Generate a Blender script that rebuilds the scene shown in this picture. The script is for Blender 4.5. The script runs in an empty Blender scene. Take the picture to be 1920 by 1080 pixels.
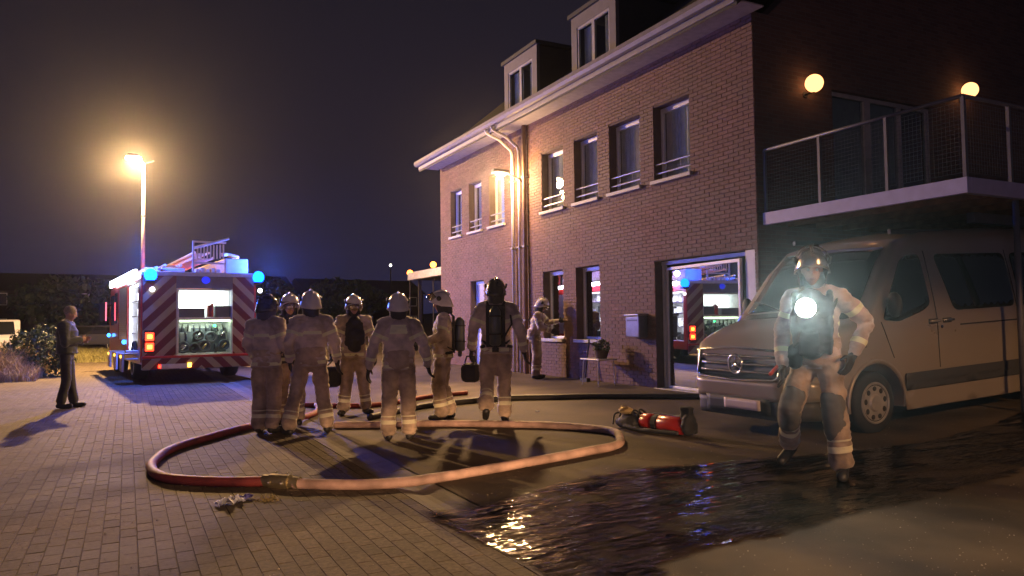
import bpy, bmesh, math, random
import numpy as np
from mathutils import Vector, Matrix, noise
R = math.radians
random.seed(7)
rng = np.random.RandomState(7)
sc = bpy.context.scene
COL = sc.collection

# ------------------------------------------------------------------ camera
cam_d = bpy.data.cameras.new('camera'); cam = bpy.data.objects.new('camera', cam_d); COL.objects.link(cam)
f = 1403.99; yaw, pitch, roll = R(27.218), R(2.585), R(-0.721)
fw = Vector((math.sin(yaw)*math.cos(pitch), math.cos(yaw)*math.cos(pitch), math.sin(pitch)))
r0 = Vector((math.cos(yaw), -math.sin(yaw), 0)); u0 = r0.cross(fw)
rr = r0*math.cos(roll) + u0*math.sin(roll); uu = -r0*math.sin(roll) + u0*math.cos(roll)
m = Matrix((rr, uu, -fw)).transposed().to_4x4(); m.translation = Vector((0, 0, 1.356))
cam.matrix_world = m
cam_d.sensor_width = 36; cam_d.lens = f*36/1920; cam_d.clip_end = 900; cam_d.clip_start = .05
sc.camera = cam

# ------------------------------------------------------------------ world: night sky
w = bpy.data.worlds.new('World'); sc.world = w; w.use_nodes = True
nt = w.node_tree; nt.nodes.clear()
out = nt.nodes.new('ShaderNodeOutputWorld'); bg = nt.nodes.new('ShaderNodeBackground')
tc = nt.nodes.new('ShaderNodeTexCoord'); sep = nt.nodes.new('ShaderNodeSeparateXYZ')
ramp = nt.nodes.new('ShaderNodeValToRGB')
nt.links.new(tc.outputs['Generated'], sep.inputs[0]); nt.links.new(sep.outputs['Z'], ramp.inputs[0])
e = ramp.color_ramp.elements
e[0].position = 0.0; e[0].color = (.017, .016, .046, 1)
e[1].position = .6; e[1].color = (.0105, .0082, .0105, 1)
e2 = ramp.color_ramp.elements.new(.22); e2.color = (.0140, .0115, .022, 1)
nt.links.new(ramp.outputs[0], bg.inputs[0]); bg.inputs[1].default_value = SKY = 1.0
nt.links.new(bg.outputs[0], out.inputs[0])
sc.view_settings.view_transform = 'Standard'; sc.view_settings.look = 'None'
sc.view_settings.exposure = 0; sc.view_settings.gamma = 1; sc.view_settings.use_curve_mapping = False
sc.cycles.use_denoising = True
sc.cycles.max_bounces = 6; sc.cycles.transparent_max_bounces = 12; sc.cycles.volume_bounces = 0
sc.cycles.sample_clamp_indirect = 10
SODIUM = (1.0, .58, .24)

# ------------------------------------------------------------------ materials
MATS = {}
def nodes_of(name):
    mt = bpy.data.materials.new(name); mt.use_nodes = True
    n = mt.node_tree.nodes; l = mt.node_tree.links
    return mt, n, l, n['Principled BSDF']
def pbr(name, col, rough=.6, metal=0, var=.12, scale=8, bump=0, bscale=40, coat=0, spec=.5):
    if name in MATS: return MATS[name]
    mt, n, l, b = nodes_of(name)
    b.inputs['Roughness'].default_value = rough; b.inputs['Metallic'].default_value = metal
    b.inputs['Coat Weight'].default_value = coat; b.inputs['Specular IOR Level'].default_value = spec
    tc = n.new('ShaderNodeTexCoord')
    if var:
        nz = n.new('ShaderNodeTexNoise'); nz.inputs['Scale'].default_value = scale; nz.inputs['Detail'].default_value = 6
        l.new(tc.outputs['Object'], nz.inputs['Vector'])
        rp = n.new('ShaderNodeValToRGB')
        rp.color_ramp.elements[0].position = .3; rp.color_ramp.elements[1].position = .72
        rp.color_ramp.elements[0].color = tuple(c*(1-var*1.6) for c in col)+(1,)
        rp.color_ramp.elements[1].color = tuple(min(1, c*(1+var)) for c in col)+(1,)
        l.new(nz.outputs['Fac'], rp.inputs[0]); l.new(rp.outputs[0], b.inputs['Base Color'])
        mr = n.new('ShaderNodeMapRange'); mr.inputs['To Min'].default_value = max(0, rough-.1); mr.inputs['To Max'].default_value = min(1, rough+.12)
        l.new(nz.outputs['Fac'], mr.inputs['Value']); l.new(mr.outputs[0], b.inputs['Roughness'])
    else: b.inputs['Base Color'].default_value = tuple(col)+(1,)
    if bump:
        nb = n.new('ShaderNodeTexNoise'); nb.inputs['Scale'].default_value = bscale; nb.inputs['Detail'].default_value = 4
        l.new(tc.outputs['Object'], nb.inputs['Vector'])
        bp = n.new('ShaderNodeBump'); bp.inputs['Strength'].default_value = bump; bp.inputs['Distance'].default_value = .01
        l.new(nb.outputs['Fac'], bp.inputs['Height']); l.new(bp.outputs[0], b.inputs['Normal'])
    MATS[name] = mt; return mt
def emit(name, col, strength):
    if name in MATS: return MATS[name]
    mt = bpy.data.materials.new(name); mt.use_nodes = True; n = mt.node_tree.nodes; n.clear()
    o = n.new('ShaderNodeOutputMaterial'); e = n.new('ShaderNodeEmission')
    e.inputs[0].default_value = tuple(col)+(1,); e.inputs[1].default_value = strength
    mt.node_tree.links.new(e.outputs[0], o.inputs[0]); MATS[name] = mt; return mt
def pane_mat(name, refl=.12, tint=(.8, .85, .85), rough=.0):
    """window glass: see-through, with a mirror share that grows towards grazing angles"""
    mt = bpy.data.materials.new(name); mt.use_nodes = True; n = mt.node_tree.nodes; l = mt.node_tree.links; n.clear()
    o = n.new('ShaderNodeOutputMaterial'); mx = n.new('ShaderNodeMixShader')
    t = n.new('ShaderNodeBsdfTransparent'); t.inputs[0].default_value = tuple(tint)+(1,)
    g = n.new('ShaderNodeBsdfGlossy'); g.inputs['Roughness'].default_value = rough
    fr = n.new('ShaderNodeFresnel'); ge = n.new('ShaderNodeNewGeometry'); io = n.new('ShaderNodeMapRange'); io.inputs['To Min'].default_value = 1.5; io.inputs['To Max'].default_value = 1/1.5
    l.new(ge.outputs['Backfacing'], io.inputs['Value']); l.new(io.outputs[0], fr.inputs[0])
    ad = n.new('ShaderNodeMath'); ad.operation = 'ADD'; ad.use_clamp = True; ad.inputs[1].default_value = refl
    l.new(fr.outputs[0], ad.inputs[0]); l.new(ad.outputs[0], mx.inputs[0])
    l.new(t.outputs[0], mx.inputs[1]); l.new(g.outputs[0], mx.inputs[2]); l.new(mx.outputs[0], o.inputs[0])
    MATS[name] = mt; return mt

# ------------------------------------------------------------------ mesh builder
class MB:
    def __init__(s): s.v = []; s.f = []; s.mi = []; s.M = None; s.cur = 0
    def add(s, vs, fs):
        b = len(s.v)
        if s.M is not None: vs = [tuple(s.M @ Vector(p)) for p in vs]
        s.v += [tuple(p) for p in vs]; s.f += [tuple(b+i for i in q) for q in fs]; s.mi += [s.cur]*len(fs); return s
    def box(s, x0, x1, y0, y1, z0, z1):
        return s.add([(x0,y0,z0),(x1,y0,z0),(x1,y1,z0),(x0,y1,z0),(x0,y0,z1),(x1,y0,z1),(x1,y1,z1),(x0,y1,z1)],
                     [(0,3,2,1),(4,5,6,7),(0,1,5,4),(1,2,6,5),(2,3,7,6),(3,0,4,7)])
    def quad(s, a, b, c, d): return s.add([a, b, c, d], [(0,1,2,3)])
    def tube(s, pts, rad, n=10, cap=True, sx=1., sy=1.):
        pts = [Vector(p) for p in pts]; k = len(pts)
        if not hasattr(rad, '__len__'): rad = [rad]*k
        vs = []; fs = []; up = None
        for i, p in enumerate(pts):
            d = (pts[min(i+1, k-1)]-pts[max(i-1, 0)]).normalized()
            if up is None:
                up = Vector((0, 0, 1)) if abs(d.z) < .9 else Vector((0, 1, 0))
            a = d.cross(up).normalized(); up = a.cross(d).normalized()
            for j in range(n):
                t = 2*math.pi*j/n
                vs.append(p + a*math.cos(t)*rad[i]*sx + up*math.sin(t)*rad[i]*sy)
        for i in range(k-1):
            for j in range(n):
                j2 = (j+1) % n; fs.append((i*n+j, i*n+j2, (i+1)*n+j2, (i+1)*n+j))
        if cap: fs += [tuple(range(n))[::-1], tuple((k-1)*n+j for j in range(n))]
        return s.add(vs, fs)
    def ell(s, c, r, n=14, m=9, rot=None):
        c = Vector(c); r = (r, r, r) if not hasattr(r, '__len__') else r; vs = []; fs = []
        for i in range(m+1):
            ph = math.pi*i/m
            for j in range(n):
                t = 2*math.pi*j/n
                p = Vector((r[0]*math.sin(ph)*math.cos(t), r[1]*math.sin(ph)*math.sin(t), r[2]*math.cos(ph)))
                if rot: p = rot @ p
                vs.append(c+p)
        for i in range(m):
            for j in range(n):
                j2 = (j+1) % n; fs.append((i*n+j, (i+1)*n+j, (i+1)*n+j2, i*n+j2))
        return s.add(vs, fs)
    def cap(s, pts, rad, n=10, **k):
        s.tube(pts, rad, n, **k)
        rr = rad if hasattr(rad, '__len__') else [rad]*len(pts)
        for p, q in zip(pts, rr): s.ell(p, q, n, 6)
        return s
    def ring(s, c, R0, r, axis='z', n=20, m=6, sq=1.):
        vs = []; fs = []
        for i in range(n):
            a = 2*math.pi*i/n
            for j in range(m):
                b = 2*math.pi*j/m; q = R0+r*math.cos(b); x, y, z = q*math.cos(a), q*math.sin(a)*sq, r*math.sin(b)
                if axis == 'y': x, y, z = x, z, y
                if axis == 'x': x, y, z = z, x, y
                vs.append((c[0]+x, c[1]+y, c[2]+z))
        for i in range(n):
            for j in range(m):
                fs.append((i*m+j, ((i+1) % n)*m+j, ((i+1) % n)*m+(j+1) % m, i*m+(j+1) % m))
        return s.add(vs, fs)
    def prism(s, poly, axis, a, b):
        """2-D polygon extruded along axis from a to b"""
        def P(q, t):
            return {'x': (t, q[0], q[1]), 'y': (q[0], t, q[1]), 'z': (q[0], q[1], t)}[axis]
        n = len(poly); vs = [P(q, a) for q in poly]+[P(q, b) for q in poly]
        return s.add(vs, [tuple(range(n))[::-1], tuple(range(n, 2*n))]+[(i, (i+1) % n, n+(i+1) % n, n+i) for i in range(n)])
    def build(s, name, mat, parent=None, smooth=False, bevel=0, fix=True):
        me = bpy.data.meshes.new(name); me.from_pydata(s.v, [], s.f)
        mats = mat if isinstance(mat, (list, tuple)) else [mat]
        for q in mats: me.materials.append(q)
        if len(mats) > 1: me.polygons.foreach_set('material_index', s.mi)
        if fix:
            bm = bmesh.new(); bm.from_mesh(me); bmesh.ops.recalc_face_normals(bm, faces=bm.faces); bm.to_mesh(me); bm.free()
        if smooth: me.shade_smooth()
        o = bpy.data.objects.new(name, me); COL.objects.link(o)
        if parent: o.parent = parent
        if bevel:
            b = o.modifiers.new('bevel', 'BEVEL'); b.width = bevel; b.segments = 2; b.limit_method = 'ANGLE'; b.angle_limit = R(40)
            b.harden_normals = False
        return o
def tag(o, label=None, cat=None, group=None, kind=None):
    if label: o['label'] = label
    if cat: o['category'] = cat
    if group: o['group'] = group
    if kind: o['kind'] = kind
    return o
def thing(name, label, cat, loc=(0, 0, 0), rotz=0, group=None):
    o = bpy.data.objects.new(name, None); COL.objects.link(o); o.location = loc; o.rotation_euler = (0, 0, rotz)
    o.empty_display_size = .2
    return tag(o, label, cat, group)
def B(name, mat, parent, *boxes, bevel=0, **k):
    mb = MB()
    for b in boxes: mb.box(*b)
    return mb.build(name, mat, parent, bevel=bevel, **k)
def lamp(kind, loc, power, col, parent=None, size=.1, rot=None, spot=None, blend=.3, name='lamp_light'):
    d = bpy.data.lights.new(name, kind); d.energy = power; d.color = col
    if kind == 'AREA': d.size = size
    else: d.shadow_soft_size = size
    if spot: d.spot_size = spot; d.spot_blend = blend
    o = bpy.data.objects.new(name, d); COL.objects.link(o); o.location = loc
    if rot: o.rotation_euler = rot
    if parent: o.parent = parent
    return o
def smooth01(t): t = max(0., min(1., t)); return t*t*(3-2*t)
def g(X, Y=0):
    """height of the ground: flat street, gutter at X 2.1, then rising towards the house"""
    return .02*max(0, X-2.13)+.025*max(0, X-6.2)
def shell_wall(mb, axis, p0, p1, a0, a1, z0, z1, holes):
    """wall slab between p0,p1 on its normal axis, spanning a0..a1 x z0..z1 with rectangular holes (a0,a1,z0,z1)"""
    As = sorted({a0, a1}|{h[0] for h in holes}|{h[1] for h in holes}); Zs = sorted({z0, z1}|{h[2] for h in holes}|{h[3] for h in holes})
    As = [a for a in As if a0 <= a <= a1]; Zs = [z for z in Zs if z0 <= z <= z1]
    for i in range(len(As)-1):
        run = None
        for j in range(len(Zs)-1):
            ca, cz = (As[i]+As[i+1])/2, (Zs[j]+Zs[j+1])/2
            inside = any(h[0] < ca < h[1] and h[2] < cz < h[3] for h in holes)
            if not inside: run = (run[0], Zs[j+1]) if run else (Zs[j], Zs[j+1])
            if (inside or j == len(Zs)-2) and run:
                if axis == 'x': mb.box(p0, p1, As[i], As[i+1], *run)
                else: mb.box(As[i], As[i+1], p0, p1, *run)
                run = None
    return mb
DOORANG = 5.8
P_STREET, P_WALL, P_NEAR, P_BLUE, P_LED, P_TORCH, HAZE, P_FILL = 13500, 500, 4100, 1000, 5, 1350, .00040, 700
P_HEAD, P_RIGHT, P_THROW = 9500, 250, 3200
# ------------------------------------------------------------------ ground
def masonry_mat(name, cols, rough, attr, bump=.4):
    mt, n, l, b = nodes_of(name)
    if attr:
        a = n.new('ShaderNodeAttribute'); a.attribute_name = 'rnd'; src = a.outputs['Fac']
    else:
        a = n.new('ShaderNodeObjectInfo'); src = a.outputs['Random']
    rp = n.new('ShaderNodeValToRGB'); els = rp.color_ramp.elements
    els[0].color = cols[0]+(1,); els[1].color = cols[-1]+(1,)
    for i, c in enumerate(cols[1:-1]): els.new((i+1)/(len(cols)-1)).color = c+(1,)
    l.new(src, rp.inputs[0])
    ge = n.new('ShaderNodeNewGeometry'); nz = n.new('ShaderNodeTexNoise'); nz.inputs['Scale'].default_value = 1.1; nz.inputs['Detail'].default_value = 9
    nz.inputs['Roughness'].default_value = .65
    l.new(ge.outputs['Position'], nz.inputs['Vector'])
    mr = n.new('ShaderNodeMapRange'); mr.inputs['From Min'].default_value = .3; mr.inputs['From Max'].default_value = .7
    mr.inputs['To Min'].default_value = .62; mr.inputs['To Max'].default_value = 1.25; l.new(nz.outputs['Fac'], mr.inputs['Value'])
    mx = n.new('ShaderNodeMix'); mx.data_type = 'RGBA'; mx.blend_type = 'MULTIPLY'; mx.inputs['Factor'].default_value = 1
    l.new(rp.outputs[0], mx.inputs['A']); l.new(mr.outputs[0], mx.inputs['B'])
    n4 = n.new('ShaderNodeTexNoise'); n4.inputs['Scale'].default_value = 34; n4.inputs['Detail'].default_value = 3; l.new(ge.outputs['Position'], n4.inputs['Vector'])
    m4 = n.new('ShaderNodeMapRange'); m4.inputs['From Min'].default_value = .3; m4.inputs['From Max'].default_value = .7; m4.inputs['To Min'].default_value = .72; m4.inputs['To Max'].default_value = 1.3; l.new(n4.outputs['Fac'], m4.inputs['Value'])
    mx2 = n.new('ShaderNodeMix'); mx2.data_type = 'RGBA'; mx2.blend_type = 'MULTIPLY'; mx2.inputs['Factor'].default_value = 1; l.new(mx.outputs['Result'], mx2.inputs['A']); l.new(m4.outputs[0], mx2.inputs['B']); l.new(mx2.outputs['Result'], b.inputs['Base Color'])
    n2 = n.new('ShaderNodeTexNoise'); n2.inputs['Scale'].default_value = 120; n2.inputs['Detail'].default_value = 2; l.new(ge.outputs['Position'], n2.inputs['Vector'])
    bp = n.new('ShaderNodeBump'); bp.inputs['Strength'].default_value = bump; bp.inputs['Distance'].default_value = .004
    l.new(n2.outputs['Fac'], bp.inputs['Height']); l.new(bp.outputs[0], b.inputs['Normal'])
    m2 = n.new('ShaderNodeMapRange'); m2.inputs['To Min'].default_value = rough-.2; m2.inputs['To Max'].default_value = rough+.15
    l.new(nz.outputs['Fac'], m2.inputs['Value']); l.new(m2.outputs[0], b.inputs['Roughness'])
    return mt
PAV = [(.096, .076, .052), (.114, .090, .063), (.136, .108, .076)]
pav_s = masonry_mat('paving_blocks', PAV, .85, False); pav_m = masonry_mat('paving_blocks_mass', PAV, .85, True)
for q in (pav_s, pav_m): q.node_tree.nodes['Principled BSDF'].inputs['Specular IOR Level'].default_value = .18
joint = pbr('joint_sand', (.075, .058, .043), .95, bump=.5, bscale=200)
asph = pbr('asphalt', (.092, .070, .048), .82, spec=.25, var=.36, scale=1.1, bump=.55, bscale=160)
concrete = pbr('concrete', (.12, .10, .085), .8, var=.2, scale=5, bump=.3)

def sheet(name, X0, X1, Y0, Y1, dz, mat, nx, ny, dx=None):
    mb = MB(); xs = sorted(set(list(np.linspace(X0, X1, nx+1))+[q for q in (2.13, 6.2) if X0 < q < X1])); ys = np.linspace(Y0, Y1, ny+1)
    vs = [(x, y, g(x, y)+dz) for y in ys for x in xs]; k = len(xs)
    mb.add(vs, [(j*k+i, j*k+i+1, (j+1)*k+i+1, (j+1)*k+i) for j in range(ny) for i in range(k-1)])
    return tag(mb.build(name, mat, None, fix=False), kind='structure')
sheet('ground', -260, 300, -40, 420, -.12, pbr('earth', (.07, .065, .05), .95, var=.3, scale=.3), 8, 8)
# far paving drawn by the material, the near blocks are pieces
mt, n, l, b = nodes_of('street_paving_far'); b.inputs['Roughness'].default_value = .85; b.inputs['Specular IOR Level'].default_value = .2
ge = n.new('ShaderNodeNewGeometry'); mp = n.new('ShaderNodeMapping'); mp.inputs['Rotation'].default_value = (0, 0, R(90))
br = n.new('ShaderNodeTexBrick'); br.inputs['Scale'].default_value = 1; br.inputs['Brick Width'].default_value = .21; br.inputs['Row Height'].default_value = .10
br.inputs['Mortar Size'].default_value = .004; br.inputs['Color1'].default_value = PAV[0]+(1,); br.inputs['Color2'].default_value = PAV[2]+(1,); br.inputs['Mortar'].default_value = (.05, .042, .036, 1)
l.new(ge.outputs['Position'], mp.inputs[0]); l.new(mp.outputs[0], br.inputs['Vector']); l.new(br.outputs[0], b.inputs['Base Color'])
pave_far = mt
street = sheet('street_paving', -9, 1.97, -9, 19.6, -.0035, joint, 2, 2)
sheet('street', -9, 1.97, 19.6, 60, -.002, pave_far, 2, 4)
sheet('pavement_asphalt', 2.33, 60, -20, 90, 0, asph, 30, 20)
# paving blocks
PX, PY = .100, .21
def inframe(P, mg=.04):
    v = Vector(P)-cam.location; z = v.dot(fw)
    if z < .3: return False
    return abs(v.dot(rr)/z) < 960/f+mg and abs(v.dot(uu)/z) < 540/f+mg
def block_geo(w, h, t, ch, seed=None):
    a, b2 = w/2, h/2; c, d = a-ch, b2-ch
    return [(-a,-b2,-t),(a,-b2,-t),(a,b2,-t),(-a,b2,-t),(-a,-b2,-ch),(a,-b2,-ch),(a,b2,-ch),(-a,b2,-ch),(-c,-d,0),(c,-d,0),(c,d,0),(-c,d,0)], \
           [(0,1,5,4),(1,2,6,5),(2,3,7,6),(3,0,4,7),(4,5,9,8),(5,6,10,9),(6,7,11,10),(7,4,8,11),(8,9,10,11)]
BAND = (9.4, 14.9)
cand = []
for i in range(-90, 20):
    x = 1.97-PX*(19-i)-PX/2+.0
    off = (i % 2)*PY/2
    for j in range(0, 90):
        y = 1.2+j*PY+off
        if y < 19.4 and inframe((x, y, 0)): cand.append((x, y))
cand.sort(key=lambda q: q[0]**2+q[1]**2+1.8)
bv, bf = block_geo(PX-.004, PY-.004, .03, .0025)
meS = bpy.data.meshes.new('paving_block'); meS.from_pydata(bv, [], bf); meS.materials.append(pav_s)
V = []; F = []; RN = []
for k, (x, y) in enumerate(cand):
    z = random.gauss(0, .0006); tx, ty = random.gauss(0, .005), random.gauss(0, .004); dark = any(abs(y-b0) < .12 for b0 in BAND)
    if k < 300:
        o = bpy.data.objects.new('paving_block', meS); COL.objects.link(o); o.parent = street
        o.location = (x, y, z); o.rotation_euler = (tx, ty, random.gauss(0, .006))
    else:
        b0 = len(V); V += [(x+p[0], y+p[1], z+p[2]+p[0]*ty+p[1]*tx) for p in bv]; F += [tuple(b0+i for i in q) for q in bf]
        RN += [0.0 if dark else random.random()]*12
def mass(name, V, F, RN, mat, parent):
    me = bpy.data.meshes.new(name); me.from_pydata(V, [], F); me.materials.append(mat)
    at = me.attributes.new('rnd', 'FLOAT', 'POINT'); at.data.foreach_set('value', RN)
    o = bpy.data.objects.new(name, me); COL.objects.link(o); o.parent = parent; o['kind'] = 'stuff'; return o
mass('paving_block', V, F, RN, pav_m, street)
# gutter of concrete channel stones
gut = tag(MB().box(1.975, 2.325, 1, 60, -.1, -.075).build('gutter', concrete), kind='structure')
meG = None
mbg = MB(); prof = [(-.172, -.07), (.172, -.07), (.172, 0), (.11, -.006), (.03, -.024), (-.03, -.024), (-.11, -.006), (-.172, 0)]
mbg.prism(prof, 'y', -.246, .246); pr = mbg.build('channel_stone', concrete, gut); pr.location = (2.15, 2.5, -.002)
for k in range(1, 60):
    y = 2.5+k*.5; o = pr.copy(); COL.objects.link(o); o.location = (2.15+random.gauss(0, .002), y, -.002+random.gauss(0, .001))
    if y > 24: break

# ------------------------------------------------------------------ water on the asphalt
poly = [(1.90, 5.15), (2.25, 5.05), (2.6, 5.12), (3.0, 5.31), (3.5, 5.44), (3.97, 5.49), (4.76, 5.27), (5.28, 5.14), (6.1, 4.95), (7.0, 4.75), (8.4, 4.9), (9.6, 5.2),
        (9.8, 4.3), (8.2, 3.9), (7.1, 3.72), (6.31, 3.55), (5.57, 3.52), (4.9, 3.43), (4.3, 3.46), (3.6, 3.38), (3.0, 3.42), (2.6, 3.35), (2.42, 2.9), (2.38, 2.0), (2.0, 2.0), (1.98, 3.2), (2.0, 3.9), (1.93, 4.4), (1.88, 4.9)]
PP = np.array(poly)
def sdist(P):
    a = PP; b = np.roll(PP, -1, 0); d = b-a
    t = np.clip(((P[:, None]-a)*d).sum(-1)/(d*d).sum(-1), 0, 1); dist = np.sqrt((((a+t[..., None]*d)-P[:, None])**2).sum(-1)).min(1)
    x, y = P[:, 0:1], P[:, 1:2]
    c = ((a[:, 1] > y) != (b[:, 1] > y)) & (x < (b[:, 0]-a[:, 0])*(y-a[:, 1])/(b[:, 1]-a[:, 1]+1e-12)+a[:, 0])
    return np.where(c.sum(1) % 2 == 1, dist, -dist)
xs = np.arange(1.6, 10.2, .05); ys = np.arange(1.9, 5.9, .05); XX, YY = np.meshgrid(xs, ys); Pw = np.stack([XX.ravel(), YY.ravel()], 1); D = sdist(Pw)
ok = D > -.16; nx = len(xs); idx = {}; V = []; F = []; A = []
def vid(i):
    if i not in idx:
        idx[i] = len(V); x, y = Pw[i]
        r_ = .0022*noise.noise(Vector((x*2.2, y*13, 0)))+.0012*noise.noise(Vector((x*6, y*30, 3)))
        V.append((x, y, g(x)+.009+r_)); A.append(D[i])
    return idx[i]
for j in range(len(ys)-1):
    for i in range(nx-1):
        q = [j*nx+i, j*nx+i+1, (j+1)*nx+i+1, (j+1)*nx+i]
        if all(ok[k] for k in q): F.append(tuple(vid(k) for k in q))
mt = bpy.data.materials.new('water_film'); mt.use_nodes = True; n = mt.node_tree.nodes; l = mt.node_tree.links; n.clear()
o_ = n.new('ShaderNodeOutputMaterial'); at = n.new('ShaderNodeAttribute'); at.attribute_name = 'edge'; ge = n.new('ShaderNodeNewGeometry')
n1 = n.new('ShaderNodeTexNoise'); n1.inputs['Scale'].default_value = 9; n1.inputs['Detail'].default_value = 8; l.new(ge.outputs['Position'], n1.inputs['Vector'])
ma = n.new('ShaderNodeMath'); ma.operation = 'MULTIPLY_ADD'; ma.inputs[1].default_value = .16; l.new(n1.outputs['Fac'], ma.inputs[0]); 
sb = n.new('ShaderNodeMath'); sb.operation = 'ADD'; sb.inputs[1].default_value = -.08; l.new(at.outputs['Fac'], sb.inputs[0]); l.new(sb.outputs[0], ma.inputs[2])
mr = n.new('ShaderNodeMapRange'); mr.inputs['From Min'].default_value = -.015; mr.inputs['From Max'].default_value = .03; l.new(ma.outputs[0], mr.inputs['Value'])
mp = n.new('ShaderNodeMapping'); mp.inputs['Scale'].default_value = (1.5, 4.2, 1); mp.inputs['Rotation'].default_value = (0, 0, R(-8)); l.new(ge.outputs['Position'], mp.inputs[0])
n2 = n.new('ShaderNodeTexNoise'); n2.inputs['Scale'].default_value = 3.4; n2.inputs['Detail'].default_value = 2; n2.inputs['Roughness'].default_value = .5; l.new(mp.outputs[0], n2.inputs['Vector'])
bp = n.new('ShaderNodeBump'); bp.inputs['Strength'].default_value = 1; bp.inputs['Distance'].default_value = .016
n3 = n.new('ShaderNodeTexNoise'); n3.inputs['Scale'].default_value = 1.3; n3.inputs['Detail'].default_value = 2; l.new(mp.outputs[0], n3.inputs['Vector'])
r3 = n.new('ShaderNodeMapRange'); r3.inputs['From Min'].default_value = .38; r3.inputs['From Max'].default_value = .62; r3.inputs['To Min'].default_value = .12; l.new(n3.outputs['Fac'], r3.inputs['Value'])
mh = n.new('ShaderNodeMath'); mh.operation = 'MULTIPLY'; l.new(n2.outputs['Fac'], mh.inputs[0]); l.new(r3.outputs[0], mh.inputs[1]); l.new(mh.outputs[0], bp.inputs['Height'])
fr = n.new('ShaderNodeFresnel'); fr.inputs[0].default_value = 1.33; l.new(bp.outputs[0], fr.inputs['Normal'])
gl = n.new('ShaderNodeBsdfGlossy'); gl.inputs['Roughness'].default_value = .07; l.new(bp.outputs[0], gl.inputs['Normal'])
tr = n.new('ShaderNodeBsdfTransparent'); tr.inputs[0].default_value = (.66, .62, .56, 1)
m1 = n.new('ShaderNodeMixShader'); l.new(fr.outputs[0], m1.inputs[0]); l.new(tr.outputs[0], m1.inputs[1]); l.new(gl.outputs[0], m1.inputs[2])
n5 = n.new('ShaderNodeTexNoise'); n5.inputs['Scale'].default_value = 2.2; n5.inputs['Detail'].default_value = 7; l.new(ge.outputs['Position'], n5.inputs['Vector'])
r5 = n.new('ShaderNodeMapRange'); r5.inputs['From Min'].default_value = .36; r5.inputs['From Max'].default_value = .50; r5.inputs['To Min'].default_value = .45; l.new(n5.outputs['Fac'], r5.inputs['Value'])
m5 = n.new('ShaderNodeMath'); m5.operation = 'MULTIPLY'; l.new(mr.outputs[0], m5.inputs[0]); l.new(r5.outputs[0], m5.inputs[1]); mr = m5
t2 = n.new('ShaderNodeBsdfTransparent'); m2 = n.new('ShaderNodeMixShader'); l.new(mr.outputs[0], m2.inputs[0]); l.new(t2.outputs[0], m2.inputs[1]); l.new(m1.outputs[0], m2.inputs[2]); l.new(m2.outputs[0], o_.inputs[0])
me = bpy.data.meshes.new('water'); me.from_pydata(V, [], F); me.materials.append(mt); me.shade_smooth()
a_ = me.attributes.new('edge', 'FLOAT', 'POINT'); a_.data.foreach_set('value', A)
wo = bpy.data.objects.new('water', me); COL.objects.link(wo); wo['kind'] = 'structure'

r2 = random.Random(9); mb = MB()
for k in range(5200):
    x, y = r2.uniform(-2.5, 9), 2.2+8*r2.random()**1.5
    if not inframe((x, y, 0)): continue
    s = r2.uniform(.0018, .0052)*(1.6 if r2.random() < .06 else 1); z = g(x)+s*.3; a = r2.uniform(0, 6); c_, d_ = math.cos(a)*s, math.sin(a)*s
    mb.add([(x-c_, y-d_, z), (x+d_, y-c_, z), (x+c_*1.3, y+d_*1.3, z), (x-d_, y+c_, z), (x, y, z+s*.9)], [(0,1,4), (1,2,4), (2,3,4), (3,0,4)])
tag(mb.build('grit', pbr('grit_stone', (.26, .22, .17), .7, var=.5, scale=9), None, fix=False), 'loose grit scattered over the street', 'grit', kind='stuff')

# ------------------------------------------------------------------ brick house
house = thing('brick_house', 'two storey red brick house with dormers, overhanging eave and a balcony door on its gable', 'house', (8.2, 8.07, .17))
HY = 12.43; HD = 9.0; HZ = 5.75; TH = .34      # along the street (local y), depth (local x), wall height
def L(y, z): return y-8.07, z-.17
BR = [(.125, .064, .052), (.145, .075, .062), (.165, .088, .072), (.135, .071, .058)]
brk_s = masonry_mat('brick_pieces', BR, .8, False); brk_m = masonry_mat('brick_mass', BR, .8, True)
mortar = pbr('mortar', (.12, .085, .072), .95, bump=.4, bscale=150)
white = pbr('white_frame', (.72, .72, .72), .4, var=.05)
stone = pbr('blue_stone_sill', (.42, .41, .40), .6, var=.1)
dark = pbr('dark_metal', (.03, .03, .033), .5, var=.1)
W1 = [(13.50, 14.43, 3.78, 5.08), (12.20, 13.07, 3.78, 5.08), (10.84, 11.80, 3.78, 5.08), (9.49, 10.44, 3.78, 5.08)]
V1 = [(18.93, 19.72, 3.78, 5.08), (17.63, 18.44, 3.78, 5.08), (16.30, 17.16, 3.78, 5.08)]
G0 = [(13.59, 14.43, .98, 2.45), (12.20, 13.07, .98, 2.45)]
GD = [(17.55, 18.38, .17, 2.45)]
DOOR = (8.12, 10.48, .17, 2.38)
holes = [(a-8.07, b_-8.07, c-.17, d-.17) for a, b_, c, d in W1+V1+G0+GD+[DOOR]]
mb = MB(); shell_wall(mb, 'x', .014, TH, 0, HY, -.25, HZ, holes); mb.build('wall', mortar, house)
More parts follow.
